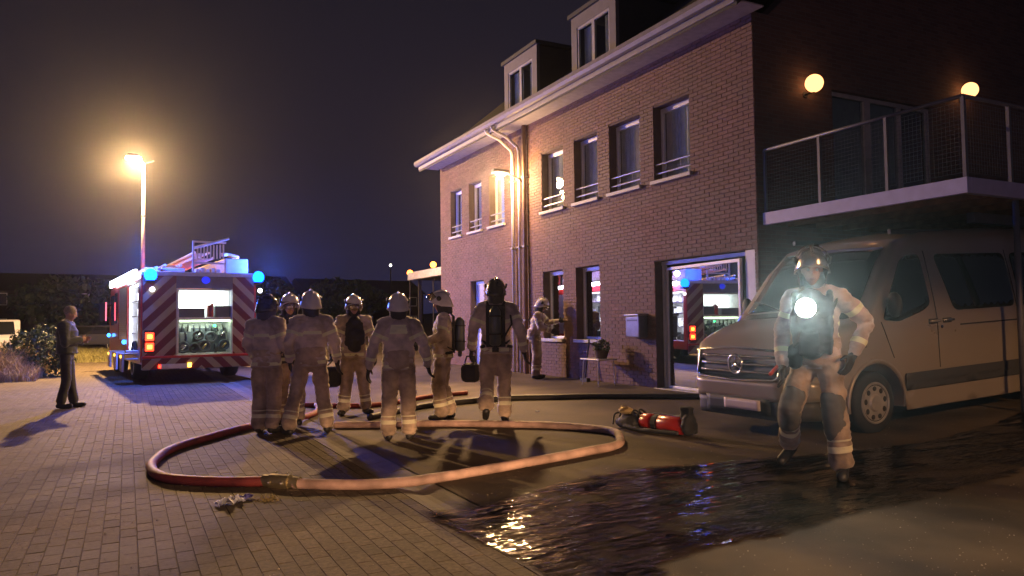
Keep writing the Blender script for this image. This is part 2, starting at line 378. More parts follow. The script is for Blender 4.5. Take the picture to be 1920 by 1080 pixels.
# bricks: running bond, clipped at the openings
bh, bl, jt = .065, .22, .009; bricks = []
nr = int((HZ+.1)/bh)
for k in range(nr):
    z0 = -.05+k*bh; z1 = z0+bh-jt; y = -(k % 2)*bl/2
    spans = [(0, HY)]
    for h in holes:
        if z1 > h[2]+.004 and z0 < h[3]-.004:
            ns = []
            for s0, s1 in spans:
                if h[1] <= s0 or h[0] >= s1: ns.append((s0, s1))
                else:
                    if h[0] > s0: ns.append((s0, h[0]))
                    if h[1] < s1: ns.append((h[1], s1))
            spans = ns
    while y < HY:
        for s0, s1 in spans:
            a, c = max(y, s0), min(y+bl-jt, s1)
            if c-a > .03: bricks.append((a, c, z0, z1))
        y += bl
bricks.sort(key=lambda q: (8.2**2+(q[0]+8.07)**2+(q[2]-1)**2) + (0 if inframe((8.2, q[0]+8.07, q[2]+.17), 0) else 1e4))
V = []; F = []; RN = []; cache = {}
fc = [(0,3,7,4),(0,4,5,1),(3,2,6,7),(0,1,2,3),(4,7,6,5)]
for k, (a, c, z0, z1) in enumerate(bricks):
    px = random.uniform(-.002, .002)
    if k < 300:
        key = round(c-a, 3)
        if key not in cache:
            w_ = c-a; me = bpy.data.meshes.new('brick'); hh = bh-jt
            me.from_pydata([(0,0,0),(.016,0,0),(.016,w_,0),(0,w_,0),(0,0,hh),(.016,0,hh),(.016,w_,hh),(0,w_,hh)], [], fc); me.materials.append(brk_s); cache[key] = me
        o = bpy.data.objects.new('brick', cache[key]); COL.objects.link(o); o.parent = house; o.location = (px, a, z0)
    else:
        b0 = len(V); x0, x1 = px, .016
        V += [(x0,a,z0),(x1,a,z0),(x1,c,z0),(x0,c,z0),(x0,a,z1),(x1,a,z1),(x1,c,z1),(x0,c,z1)]; F += [tuple(b0+i for i in q) for q in fc]; RN += [random.random()]*8
mass('brick', V, F, RN, brk_m, house)
# other walls (gable with an opening for the balcony door, rear, far gable)
mt, n, l, b = nodes_of('gable_brick'); b.inputs['Roughness'].default_value = .85
ge = n.new('ShaderNodeNewGeometry'); mp = n.new('ShaderNodeMapping'); mp.inputs['Rotation'].default_value = (R(90), 0, 0)
br = n.new('ShaderNodeTexBrick'); br.inputs['Scale'].default_value = 1; br.inputs['Brick Width'].default_value = .22; br.inputs['Row Height'].default_value = .065; br.inputs['Mortar Size'].default_value = .005
br.inputs['Color1'].default_value = (.13, .075, .06, 1); br.inputs['Color2'].default_value = (.085, .05, .045, 1); br.inputs['Mortar'].default_value = (.11, .1, .09, 1)
bp = n.new('ShaderNodeBump'); bp.inputs['Strength'].default_value = .6; bp.inputs['Distance'].default_value = .006
l.new(ge.outputs['Position'], mp.inputs[0]); l.new(mp.outputs[0], br.inputs['Vector']); l.new(br.outputs[0], b.inputs['Base Color']); l.new(br.outputs['Fac'], bp.inputs['Height']); bp.invert = True; l.new(bp.outputs[0], b.inputs['Normal'])
gable_m = mt
RZ = 9.6
BD = (9.88-8.2, 12.4-8.2, 2.82-.17, 4.97-.17)
mb = MB(); shell_wall(mb, 'y', 0, .3, TH+.003, HD, -.25, HZ, [BD])
mb.prism([(TH+.003, HZ), (HD, HZ), (HD/2, RZ)], 'y', 0, .3)
mb.build('gable_wall', gable_m, house)
B('gable_corner', gable_m, house, (.012, .345, -.012, -.002, -.25, HZ))
B('rear_wall', gable_m, house, (HD-.3, HD, .303, HY-.003, -.25, HZ), (TH+.003, HD-.303, HY-.3, HY-.001, -.25, HZ))
B('floor_slab', dark, house, (TH+.01, HD-.31, .31, HY-.31, 2.6, 2.8))
# roof: two slopes, eave, soffit, gutter
tile = pbr('roof_tiles', (.035, .034, .036), .7, var=.3, scale=6, bump=.8, bscale=30)
sl = (RZ-HZ)/(HD/2); ov = .55
mb = MB()
for s_, e_ in ((-ov, HD/2), (HD+ov, HD/2)):
    zs = HZ+.06-(ov*sl*.35)
    for (y0, y1) in ((-.28, HY+.28),):
        mb.add([(s_, y0, zs+.1), (e_, y0, RZ+.35), (e_, y1, RZ+.35), (s_, y1, zs+.1), (s_, y0, zs), (e_, y0, RZ+.2), (e_, y1, RZ+.2), (s_, y1, zs)],
               [(0,1,2,3),(4,7,6,5),(0,4,5,1),(3,2,6,7),(0,3,7,4),(1,5,6,2)])
roof = mb.build('roof', tile, house)
fascia_m = pbr('painted_fascia', (.24, .23, .24), .5, var=.08)
B('soffit', pbr('soffit_board', (.30, .28, .28), .7), house, (-ov+.02, .012, -.24, HY+.2, HZ-.02, HZ+.0))
B('fascia', fascia_m, house, (-ov-.03, -ov+.018, -.26, HY+.26, HZ-.06, HZ+.14), bevel=.01)
mb = MB(); pr_ = [(-ov-.16, HZ+.17), (-ov-.17, HZ+.09), (-ov-.13, HZ+.035), (-ov-.08, HZ+.025), (-ov-.033, HZ+.035), (-ov-.033, HZ+.17), (-ov-.045, HZ+.17), (-ov-.045, HZ+.06), (-ov-.1, HZ+.05), (-ov-.145, HZ+.1), (-ov-.145, HZ+.17)]
mb.prism(pr_, 'y', -.28, HY+.28); mb.build('roof_gutter', pbr('zinc', (.20, .19, .20), .6, metal=.2, var=.12), house)
# dormers
clad = pbr('dormer_cladding', (.13, .125, .13), .7, var=.1)
slate = pbr('dormer_side', (.03, .034, .04), .7)
for (y0, y1) in ((15.15, 16.85), (11.95, 13.6)):
    a, c = y0-8.07, y1-8.07; z0, z1 = 6.1, 7.72
    d = B('dormer', clad, house, (.32, .40, a, a+.22, z0, z1), (.32, .40, c-.22, c, z0, z1), (.32, .40, a+.22, c-.22, z1-.26, z1), (.32, .40, a+.22, c-.22, z0, z0+.22))
    B('dormer_cheek', slate, d, (.403, 3.2, a+.01, a+.07, z0-.2, z1-.02)); B('dormer_cheek', slate, d, (.403, 3.2, c-.07, c-.01, z0-.2, z1-.02))
    B('dormer_roof', slate, d, (.26, 3.4, a-.06, c+.06, z1, z1+.09))
    ww = (c-a-.44)/2
    for q in range(2):
        q0 = a+.22+q*ww; fr_ = B('window_frame', pbr('white_frame_dimmed', (.30, .30, .31), .5), d, (.335, .385, q0, q0+.05, z0+.22, z1-.26), (.335, .385, q0+ww-.05, q0+ww, z0+.22, z1-.26), (.335, .385, q0+.05, q0+ww-.05, z0+.22, z0+.27), (.335, .385, q0+.05, q0+ww-.05, z1-.31, z1-.26))  # white frames, darkened in colour because the dormers lie in dim light
        B('pane', MATS.get('glass_plain') or pane_mat('glass_plain', .06), d, (.355, .36, q0+.05, q0+ww-.05, z0+.27, z1-.31))
        mb = MB(); n_ = 14; cw = (ww-.1)*(.55 if q == 0 else .9)
        for k in range(n_):
            ya, yb = q0+.05+cw*k/n_, q0+.05+cw*(k+1)/n_; xa, xb = .45+.02*(k % 2), .45+.02*((k+1) % 2)
            mb.quad((xa, ya, z0+.27), (xb, yb, z0+.27), (xb, yb, z1-.3), (xa, ya, z1-.3))
        mb.build('curtain', pbr('curtain_cloth', (.78, .76, .72), .9, var=.06), d)

glassW = pane_mat('glass_window', .06, (.97, .98, .98)); glassB = pane_mat('glass_ground', .30, (.5, .55, .6)); mirrorish = pane_mat('glass_shopfront', .50, (.35, .4, .45))
def window(hole, curtain=None, rail=True, sill=True, glass=None, mull=False, depth=.17, lit=None):
    y0, y1, z0, z1 = hole[0]-8.07, hole[1]-8.07, hole[2]-.17, hole[3]-.17; t = .055; x0, x1 = depth, depth+.07
    bx = [(x0, x1, y0+.003, y0+t, z0+.003, z1-.003), (x0, x1, y1-t, y1-.003, z0+.003, z1-.003), (x0, x1, y0+t, y1-t, z0+.003, z0+t), (x0, x1, y0+t, y1-t, z1-t-.03, z1-.003)]
    if mull: bx.append((x0, x1, (y0+y1)/2-.03, (y0+y1)/2+.03, z0+t, z1-t-.03))
    wn = B('window', white, house, *bx, bevel=.006)
    B('pane', glass or glassW, wn, (x0+.03, x0+.034, y0+t, y1-t, z0+t, z1-t-.03))
    if sill: B('sill', stone, wn, (-.06, x0+.02, y0-.05, y1+.05, z0-.062, z0+.002), bevel=.006)
    if rail:
        mb = MB()
        for zz in (z0+.13, z0+.29): mb.tube([(.05, y0+.002, zz), (.05, y1-.002, zz)], .016, 8)
        for k in (.3, .7): mb.tube([(.05, y0+(y1-y0)*k, z0+.13), (.05, y0+(y1-y0)*k, z0+.29)], .008, 6)
        mb.build('safety_rail', pbr('painted_rail', (.5, .5, .5), .4, metal=.4), wn)
    if curtain:
        for (c0, c1, mat_) in curtain:
            mb = MB(); n_ = 26; a, c = y0+t+(y1-y0-2*t)*c0, y0+t+(y1-y0-2*t)*c1
            for k in range(n_):
                ya, yb = a+(c-a)*k/n_, a+(c-a)*(k+1)/n_; xa, xb = x1+.015+.012*math.sin(k*2.3), x1+.015+.012*math.sin((k+1)*2.3)
                mb.quad((xa, ya, z0+.02), (xb, yb, z0+.02), (xb, yb, z1-.02), (xa, ya, z1-.02))
            mb.build('curtain', mat_, wn, smooth=True)
    return wn
cw_ = MATS['curtain_cloth']; cg = pbr('curtain_green_grey', (.60, .66, .62), .9, var=.1); lit = emit('self_glow_blind', (.62, .58, 1.0), 1.3)  # blind glows by itself, standing in for light reflected by the pane
for i, h in enumerate(W1): window(h, [(0, .45, cw_), (.45, 1, cg)] if i < 3 else [(0, .82, cg), (.82, 1, cw_)])
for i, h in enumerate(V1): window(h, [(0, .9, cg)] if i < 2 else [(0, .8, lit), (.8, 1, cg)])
window(G0[0], None, rail=False, glass=glassB); window(G0[1], [(.40, 1, cw_)], rail=False, glass=glassB)  # pale curtain added in the second window to catch its blue reflected light
# entrance door of the left section
h = GD[0]; y0, y1, z0, z1 = h[0]-8.07, h[1]-8.07, 0, h[3]-.17
d = B('door', white, house, (.16, .22, y0+.003, y0+.08, z0, z1-.003), (.16, .22, y1-.08, y1-.003, z0, z1-.003), (.16, .22, y0+.08, y1-.08, z1-.1, z1-.003), (.165, .205, y0+.08, y1-.08, z0+.01, z0+.9), bevel=.005)
B('pane', pbr('frosted_glass', (.5, .5, .55), .35, var=.05), d, (.18, .19, y0+.08, y1-.08, z0+.9, z1-.1))
MB().tube([(.13, y0+.12, .95), (.13, y0+.12, 1.15)], .012, 6).build('handle', dark, d)
# wide glazed shopfront opening, its leaf standing slightly open
y0, y1, z1 = DOOR[0]-8.07, DOOR[1]-8.07, DOOR[3]-.17
fr_ = B('shopfront', white, house, (.0, .22, y0+.003, y0+.20, 0, z1-.003), (.15, .22, y0+.20, y1-.003, z1-.07, z1-.003), (.16, .24, y1-.05, y1-.003, 0, z1-.07), bevel=.005)
B('threshold', stone, fr_, (-.05, .3, y0-.02, y1+.05, -.05, .012), bevel=.01)
leaf = B('door_leaf', white, fr_, (0, .05, 0, .05, 0, 2.08), (0, .05, 1.95, 2.0, 0, 2.08), (0, .05, .05, 1.95, 2.03, 2.08), (0, .05, .05, 1.95, 0, .04), bevel=.004)
leaf.location = (-.055, y0+.27, .015); leaf.rotation_euler = (0, R(.25), -R(DOORANG))
pn_ = B('pane', mirrorish, fr_, (.02, .026, .05, 1.95, .04, 2.03)); pn_.location = leaf.location; pn_.rotation_euler = leaf.rotation_euler
# balcony door in the gable
b0, b1, b2, b3 = BD
d = B('balcony_door', pbr('aged_frame', (.35, .35, .34), .6), house, (b0+.003, b0+.07, .08, .15, b2, b3-.003), (b1-.07, b1-.003, .08, .15, b2, b3-.003), (b0+.07, b1-.07, .08, .15, b3-.07, b3-.003), (b0+.85, b0+1.0, .08, .15, b2, b3-.07), (b0+1.7, b0+1.78, .08, .15, b2, b3-.07))
B('pane', pane_mat('glass_balcony', .05), d, (b0+.07, b0+.85, .11, .115, b2, b3-.07), (b0+1.0, b1-.07, .11, .115, b2, b3-.07))
B('blind', pbr('blind_cloth', (.30, .33, .28), .9), d, (b0+.05, b0+.9, .2, .21, b2, b3), (b0+1.0, b0+1.75, .2, .21, b2+.8, b3))
# downpipes where the two sections meet
zinc = MATS['zinc']; pvc = pbr('pale_downpipe', (.68, .64, .58), .35, var=.08)
for k, (yy, top, mt_, rad) in enumerate(((15.72-8.07, 5.15, pvc, .036), (15.38-8.07, 5.15, pvc, .036), (15.12-8.07, 4.95, pbr('copper_brown_pipe', (.22, .13, .09), .5), .05))):
    pts = [(-.07, yy, -.02), (-.07, yy, top)]
    if k < 2: pts += [(-.09, yy+.02, top+.12), (-ov*.55, yy+.18, HZ-.22), (-ov-.06, yy+.26, HZ-.06), (-ov-.1, yy+.26, HZ+.03)]
    else: pts += [(-.07, yy, HZ-.03)]
    p_ = MB().tube(pts, rad, 12).build('downpipe', mt_, house, smooth=True)
    mb = MB()
    for zz in (1.2, 2.9, 4.5): mb.box(-.125, .0, yy-.06, yy+.06, zz, zz+.04)
    mb.build('pipe_bracket', zinc, p_)
# mail box
mbx = thing('mailbox', 'dark wall mounted letter box on the brick wall between window and shopfront', 'mailbox', (8.2, 10.9, .17))
B('body', pbr('mailbox_metal', (.16, .16, .18), .35, metal=.5), mbx, (-.20, -.003, -.20, .20, .88, 1.26), bevel=.02)
B('lid', pbr('mailbox_lid', (.3, .3, .32), .3, metal=.6), mbx, (-.225, -.003, -.215, .215, 1.262, 1.30), bevel=.012)
B('mail_slot', dark, mbx, (-.206, -.2, -.15, .15, 1.17, 1.2))

# ------------------------------------------------------------------ balcony on its post
bal = thing('balcony', 'steel balcony with mesh railing hung on the gable wall above the van', 'balcony', (8.25, 5.0, 2.72))
blue_grey = pbr('galvanised_steel', (.13, .13, .15), .5, metal=.3, var=.1); lg = pbr('beacon_tinted_beam', (.36, .36, .58), .5, var=.06)  # edge beam colour holds the blue light of the beacons
BL, BW = 8.0, 3.0
B('edge_beam', lg, bal, (0, .08, 0, BW, 0, .18), bevel=.006); B('side_beam', lg, bal, (.083, BL, 0, .08, 0, .18), bevel=.006)
B('deck', pbr('deck_timber', (.2, .14, .1), .8, var=.3, scale=3), bal, *[(.083, BL, .083+k*.146, .083+k*.146+.138, .12, .15) for k in range(20)])
B('joist', pbr('joist_timber', (.22, .13, .09), .8, var=.2), bal, *[(x, x+.07, .083, BW, 0, .117) for x in np.arange(.5, BL, .6)])
mb = MB(); mb.tube([(.04, .03, 1.1), (.04, BW-.02, 1.1)], .024, 8); mb.tube([(.04, .04, 1.1), (BL, .04, 1.1)], .024, 8); mb.build('handrail', blue_grey, bal, smooth=True)
for (x, y) in [(.04, .04), (.04, 1.0), (.04, 2.0), (.04, BW-.03), (.9, .04), (1.9, .04), (2.9, .04), (3.9, .04)]:
    B('railing_post', blue_grey, bal, (x-.02, x+.02, y-.02, y+.02, .18, 1.09))
mb = MB()
for k in range(int(BW/.05)):
    mb.tube([(.04, .05+k*.05, .24), (.04, .05+k*.05, 1.04)], .0014, 4, cap=False)
for k in range(17): mb.tube([(.04, .04, .24+k*.05), (.04, BW-.04, .24+k*.05)], .0014, 4, cap=False)
for k in range(90): mb.tube([(.05+k*.05, .04, .24), (.05+k*.05, .04, 1.04)], .0014, 4, cap=False)
for k in range(17): mb.tube([(.04, .04, .24+k*.05), (4.6, .04, .24+k*.05)], .0014, 4, cap=False)
tag(mb.build('wire_mesh', blue_grey, bal, fix=False), kind='stuff')
MB().tube([(1.12, .12, -2.55), (1.12, .12, 0)], .035, 12).build('support_post', blue_grey, bal, smooth=True)
B('cross_beam', blue_grey, bal, (1.6, BL, .9, 1.0, -.14, -.003))
gl_m = emit('globe_glow', (1.0, .42, .15), 3.2)
for k, (x, z, rad) in enumerate(((9.28, 4.93, .135), (13.2, 5.34, .135))):
    t_ = thing('wall_globe_lamp', ['glowing round wall lamp beside the balcony door, nearer the house corner', 'glowing round wall lamp above the far end of the balcony railing'][k], 'lamp', (x, 8.07, z), group='round lamps on the gable wall')
    MB().ell((0, -.18, 0), rad, 20, 14).build('globe', gl_m, t_, smooth=True)
    mb = MB(); mb.tube([(0, 0, -.13), (0, -.18, -.13), (0, -.18, -.1)], .015, 8); mb.tube([(0, -.01, -.13), (0, -.0, -.13)], .05, 12); mb.build('bracket', dark, t_)

# ------------------------------------------------------------------ lamps that light the street
sl_ = thing('street_lamp', 'tall street lamp shining behind the fire engine', 'street lamp', (.45, 27.4, 0))
MB().tube([(0, 0, 0), (0, 0, 4.2), (0, 0, 6.75)], [.075, .06, .04], 12).build('pole', pbr('grey_pole', (.42, .41, .40), .5, metal=.4), sl_, smooth=True)
MB().tube([(0, 0, 4.95), (0, 0, 5.03)], .075, 12).build('collar', blue_grey, sl_)
mb = MB(); mb.tube([(0, 0, 6.72), (-.1, -.03, 6.88), (-.2, -.06, 6.93)], .03, 8); mb.tube([(0, 0, 6.72), (.14, .02, 6.8), (.3, .04, 6.86)], .022, 8); mb.build('arm', blue_grey, sl_, smooth=True)
B('luminaire', blue_grey, sl_, (-.5, -.14, -.2, .08, 6.93, 7.02), bevel=.03)
MB().ell((-.31, -.07, 6.88), (.24, .15, .10), 14, 8).build('bulb', emit('bulb_sodium', (1, .62, .26), 90), sl_, smooth=True)
lamp('POINT', (-.31, -.07, 6.66), P_STREET, SODIUM, sl_, .10)
wl = thing('wall_street_lamp', 'sodium street lamp on a short arm from the brick facade beside the downpipes', 'street lamp', (8.2, 15.35, 4.74))
MB().tube([(0, 0, -.12), (-.12, 0, -.04), (-.4, 0, .06), (-.5, 0, .05)], .024, 8).build('arm', blue_grey, wl, smooth=True)
B('luminaire', blue_grey, wl, (-.78, -.36, -.09, .09, .04, .13), bevel=.03)
MB().ell((-.56, 0, .02), (.12, .075, .05), 14, 8).build('bulb', MATS['bulb_sodium'], wl, smooth=True)
lamp('POINT', (-.56, 0, -.07), P_WALL, SODIUM, wl, .13)
th = lamp('SPOT', (-.62, -.02, -.07), P_THROW, SODIUM, wl, .13, spot=R(100), blend=.5)
th.rotation_euler = Vector((-7, -3.5, -4)).to_track_quat('-Z', 'Y').to_euler()
nl = thing('street_lamp', 'unseen street lamp with a shielded head, added behind the camera', 'street lamp', (6.6, -6.6, .2))  # unseen lamp added for the sodium light on the near ground and van
MB().tube([(0, 0, 0), (0, 0, 5.1), (-.2, .2, 5.25), (-.55, .55, 5.3)], [.075, .05, .04, .035], 12).build('pole', MATS['grey_pole'], nl, smooth=True)
B('luminaire', blue_grey, nl, (-.85, -.45, .45, .85, 5.18, 5.3), bevel=.03)
B('bulb', emit('bulb_sodium_soft', (1, .6, .26), 20), nl, (-.8, -.5, .5, .8, 5.165, 5.178))
lamp('SPOT', (-.65, .65, 5.15), P_NEAR, (1, .52, .22), nl, .07, rot=(0, 0, 0), spot=R(147), blend=.09)
fl = thing('fill_light_mast', 'added fill light mast, unseen behind the camera at the left', 'fill light', (-9, -9, 0))  # mast added as frontal fill for the facade and the backs
MB().tube([(0, 0, 0), (0, 0, 2.9)], .05, 12).build('mast', MATS['grey_pole'], fl, smooth=True)
for a in (0, 2.1, 4.2): MB().tube([(0, 0, .9), (.9*math.cos(a), .9*math.sin(a), .02)], .025, 8).build('leg', MATS['grey_pole'], fl)
B('head', dark, fl, (-.05, .4, -.05, .4, 2.9, 3.15), bevel=.02)
lamp('POINT', (.62, .62, 3.0), P_FILL, (.88, .60, 1.0), fl, .12)
# ------------------------------------------------------------------ fire engine (local: x across, y forward, z up)
ft = thing('fire_engine', 'red fire engine seen from behind with lit equipment lockers, blue beacons and roof ladders', 'fire engine', (.28, 19.46, 0), R(6.14))
W, LN = 2.62, 7.6
red = pbr('engine_red', (.42, .02, .015), .3, var=.06, coat=.4); rub = pbr('rubber', (.015, .015, .016), .75); alu = pbr('aluminium', (.55, .55, .57), .35, metal=.8, var=.1)
grey = pbr('locker_grey', (.45, .46, .48), .5); lwhite = pbr('locker_white', (.75, .75, .76), .5)
led = emit('led_white', (.86, .88, 1.0), 8); ledp = emit('led_panel', (.86, 1.0, .92), 5.5); blue_e = emit('beacon_blue', (.002, .07, 1.0), 18); red_e = emit('tail_red', (1, .03, .01), 9); red_c = emit('tail_core', (1, .25, .02), 16); amber = emit('amber_light', (1, .4, .05), 10)
mt, n, l, b = nodes_of('chevrons'); b.inputs['Roughness'].default_value = .4
tc_ = n.new('ShaderNodeTexCoord'); sp = n.new('ShaderNodeSeparateXYZ'); l.new(tc_.outputs['Object'], sp.inputs[0])
def mnode(op, a, bb=None):
    m_ = n.new('ShaderNodeMath'); m_.operation = op
    for i, q in enumerate((a, bb)):
        if q is None: continue
        if isinstance(q, (int, float)): m_.inputs[i].default_value = q
        else: l.new(q, m_.inputs[i])
    return m_.outputs[0]
ax = mnode('ABSOLUTE', mnode('SUBTRACT', sp.outputs[0], W/2)); s1 = mnode('FRACT', mnode('DIVIDE', mnode('ADD', ax, sp.outputs[2]), .42)); cmp = mnode('GREATER_THAN', s1, .52)
mx = n.new('ShaderNodeMix'); mx.data_type = 'RGBA'; l.new(cmp, mx.inputs['Factor']); mx.inputs['A'].default_value = (.11, .010, .014, 1); mx.inputs['B'].default_value = (.30, .25, .17, 1); l.new(mx.outputs['Result'], b.inputs['Base Color'])
chev = mt
Z0, Z1 = .52, 2.58
# rear wall round the rear locker
body = B('body', red, ft, (0, .04, 0, .45, Z0, Z1), (0, .04, 2.6, 2.8, Z0, Z1), (0, .04, 4.6, 4.9, Z0, Z1), (0, .04, .45, 2.6, Z0, .72), (0, .04, 2.8, 4.6, Z0, 1.0), (0, .04, .45, 4.6, 2.42, Z1),
         (W-.04, W, 0, .22, Z0, Z1), (W-.04, W, 2.2, 2.5, Z0, Z1), (W-.04, W, 4.5, 4.9, Z0, Z1), (W-.04, W, .22, 2.2, Z0, .72), (W-.04, W, 2.5, 4.5, Z0, .9), (W-.04, W, .22, 4.5, 2.35, Z1),
         (.043, W-.043, 4.83, 4.9, Z0, Z1), (0, W, -.003, 4.9, Z1+.003, Z1+.06), (.043, W-.043, .1, 4.8, Z0-.06, Z0+.03), (.9, W-.9, .85, 4.8, Z0+.04, 2.4))
B('rear_panel', chev, ft, (.043, .76, -.012, .04, .55, Z1)); B('rear_panel', chev, ft, (2.06, W-.043, -.012, .04, .55, Z1)); B('rear_header', pbr('header_blue_grey', (.12, .11, .16), .4), ft, (.763, 2.057, -.01, .04, 2.26, Z1))
B('roof_moulding', alu, ft, (0, W, -.05, -.005, Z1-.03, Z1+.07), bevel=.01)
# rear locker
rl = B('rear_locker', lwhite, ft, (.80, .83, .043, .8, .66, 2.25), (2.03, 2.056, .043, .8, .66, 2.25), (.83, 2.03, .78, .8, .66, 2.25), (.83, 2.03, .043, .78, .66, .69), (.83, 2.03, .0, .78, 1.5, 1.56), (.83, 2.03, .043, .78, 2.22, 2.25))
B('locker_frame', alu, rl, (.763, .80, -.02, .06, .62, 2.26), (2.04, 2.06, -.021, .06, .62, 2.26), (.80, 2.04, -.02, .04, .62, .66), bevel=.005)
B('light_panel', ledp, rl, (.87, 1.99, .70, .74, 1.80, 2.19)); B('light_strip', emit('strip_green_white', (.75, 1, .6), 12), rl, (.86, 2.0, .08, .11, 1.455, 1.49))
B('control_panel', pbr('panel_dark', (.10, .11, .13), .5), rl, (.835, 1.42, .05, .5, 1.563, 1.78), (1.66, 2.02, .05, .5, 1.563, 1.84))
B('equipment_box', pbr('red_box', (.5, .05, .04), .4), rl, (1.50, 1.60, .1, .3, 1.565, 1.86), (1.57, 1.62, .06, .2, 1.565, 1.9))
hd = pbr('dark_hose', (.05, .055, .06), .6, var=.2); chrome = pbr('chrome', (.75, .75, .76), .18, metal=1, var=.05)
r_ = random.Random(21); bras = pbr('brass', (.5, .38, .16), .3, metal=.8)
for k, (x, z, q, s) in enumerate(((.97, .84, 'y', .12), (1.20, .82, 'y', .10), (1.44, .86, 'y', .13), (1.72, .80, 'x', .10), (1.90, .88, 'y', .11), (1.03, 1.10, 'x', .09), (1.30, 1.12, 'y', .11), (1.60, 1.08, 'y', .12), (1.86, 1.16, 'x', .09))):
    hr = MB()
    for u in range(3): hr.ring((x+r_.uniform(-.01, .01), .2+.07*u if q == 'y' else .25, z), s-.022*u, .026, q, 18, 6)
    hr.build('hose_roll', r_.choice([hd, hd, MATS['panel_dark'], pbr('faded_blue_hose', (.07, .09, .12), .6)]), rl, smooth=True)
    if k % 2 == 0: MB().tube([(x+.03, .1, z+.05), (x-.05, .14, z-.06)], .022, 10).build('coupling', r_.choice([chrome, bras]), rl, smooth=True)
for k in range(7):
    x, z = r_.uniform(.88, 1.95), r_.uniform(.72, 1.25); B('valve_block', r_.choice([MATS['panel_dark'], hd, grey]), rl, (x-.05, x+.05, .28, .5, z, z+r_.uniform(.08, .2)), bevel=.01)
B('locker_dark_sheet', MATS['panel_dark'], rl, (.84, 2.02, .55, .58, .70, 1.30))  # dark sheet added to keep the lower locker dark
mb = MB()
for k in range(8): mb.tube([(.9+.14*k, .12, 1.22), (.93+.13*k, .14, 1.40)], .02, 8)
mb.build('nozzle', hd, rl, smooth=True)
B('status_light', emit('green_light', (.05, 1, .25), 8), rl, (1.62, 1.68, .06, .08, 1.33, 1.38))
# side lockers with shelves and gear; the left one faces the street, the right one the house
def side_locker(x_out, inn, s0, s1, z0, z1):
    sg = 1 if inn > x_out else -1
    a, c = (x_out+.045*sg, inn); lo, hi = min(a, c), max(a, c)
    lk = B('side_locker', lwhite, ft, (lo, hi, s0, s0+.02, z0, z1), (lo, hi, s1-.02, s1, z0, z1), (min(inn, inn-.02*sg), max(inn, inn-.02*sg), s0+.02, s1-.02, z0, z1), (lo, hi, s0+.02, s1-.02, z1-.02, z1), (lo, hi, s0+.02, s1-.02, z0, z0+.02))
    for zz in (z0+.45, z0+.88, z0+1.25): B('shelf', alu, lk, (lo+.03, hi-.03, s0+.025, s1-.025, zz, zz+.02))
    xs_ = x_out+.07*sg
    B('light_strip', led, lk, (min(xs_, xs_+.02*sg), max(xs_, xs_+.02*sg), s0+.03, s0+.07, z0+.05, z1-.05), (min(xs_, xs_+.02*sg), max(xs_, xs_+.02*sg), s1-.07, s1-.03, z0+.05, z1-.05), (min(xs_, xs_+.02*sg), max(xs_, xs_+.02*sg), s0+.08, s1-.08, z1-.07, z1-.03))
    r_ = random.Random(3)
    for zz in (z0+.02, z0+.47, z0+.90, z0+1.27):
        s = s0+.12
        while s < s1-.3:
            w_ = r_.uniform(.16, .34); h_ = r_.uniform(.14, .28); xa = x_out+(.18+r_.uniform(0, .1))*sg; xb = inn-.05*sg
            if r_.random() < .45: MB().tube([(xa+.05*sg, s+w_/2, zz+.03), (xa+.05*sg, s+w_/2, zz+h_+.02)], w_/2.3, 14).build('canister', r_.choice([hd, alu, grey]), lk, smooth=False)
            else: B('equipment_case', r_.choice([grey, hd, lwhite, MATS['panel_dark']]), lk, (min(xa, xb), max(xa, xb), s, s+w_-.03, zz+.003, zz+h_), bevel=.01)
            s += w_+.03
    return lk
side_locker(0, .6, .45, 2.6, .72, 2.42); side_locker(W, W-.6, .22, 2.2, .72, 2.35)
def shutter(xa, xb, s0, s1, z0, z1):
    k = 0; z = z0
    while z < z1-.02:
        B('shutter_slat', alu, ft, (xa, xb, s0, s1, z, z+.052)); z += .057
shutter(.012, .034, 2.8, 4.6, 1.0, 2.42); shutter(W-.034, W-.012, 2.5, 4.5, .9, 2.35)
# cab
cab = MB(); cab.prism([(4.98, .55), (7.5, .55), (7.6, 1.3), (7.42, 2.35), (7.2, 2.62), (4.98, 2.62)], 'x', .04, W-.04); cab = cab.build('cab', red, ft, bevel=.03)
dg = pbr('dark_glass', (.012, .014, .018), .05, var=0, coat=.5)
for xa, xb in ((.028, .038), (W-.038, W-.028)):
    B('cab_window', dg, cab, (xa, xb, 5.15, 6.0, 1.45, 2.35), (xa, xb, 6.15, 7.15, 1.40, 2.3))
mb = MB(); mb.quad((.2, 7.608, 1.35), (W-.2, 7.608, 1.35), (W-.2, 7.45, 2.3), (.2, 7.45, 2.3)); mb.build('windscreen', dg, cab)
B('cab_mirror', rub, cab, (-.28, -.12, 7.2, 7.32, 1.55, 2.1), (-.2, .04, 7.24, 7.28, 2.0, 2.04))
B('marker_light', emit('marker_red', (1, .1, .15), 4), cab, (-.11, -.08, 7.2, 7.24, 1.55, 2.12))
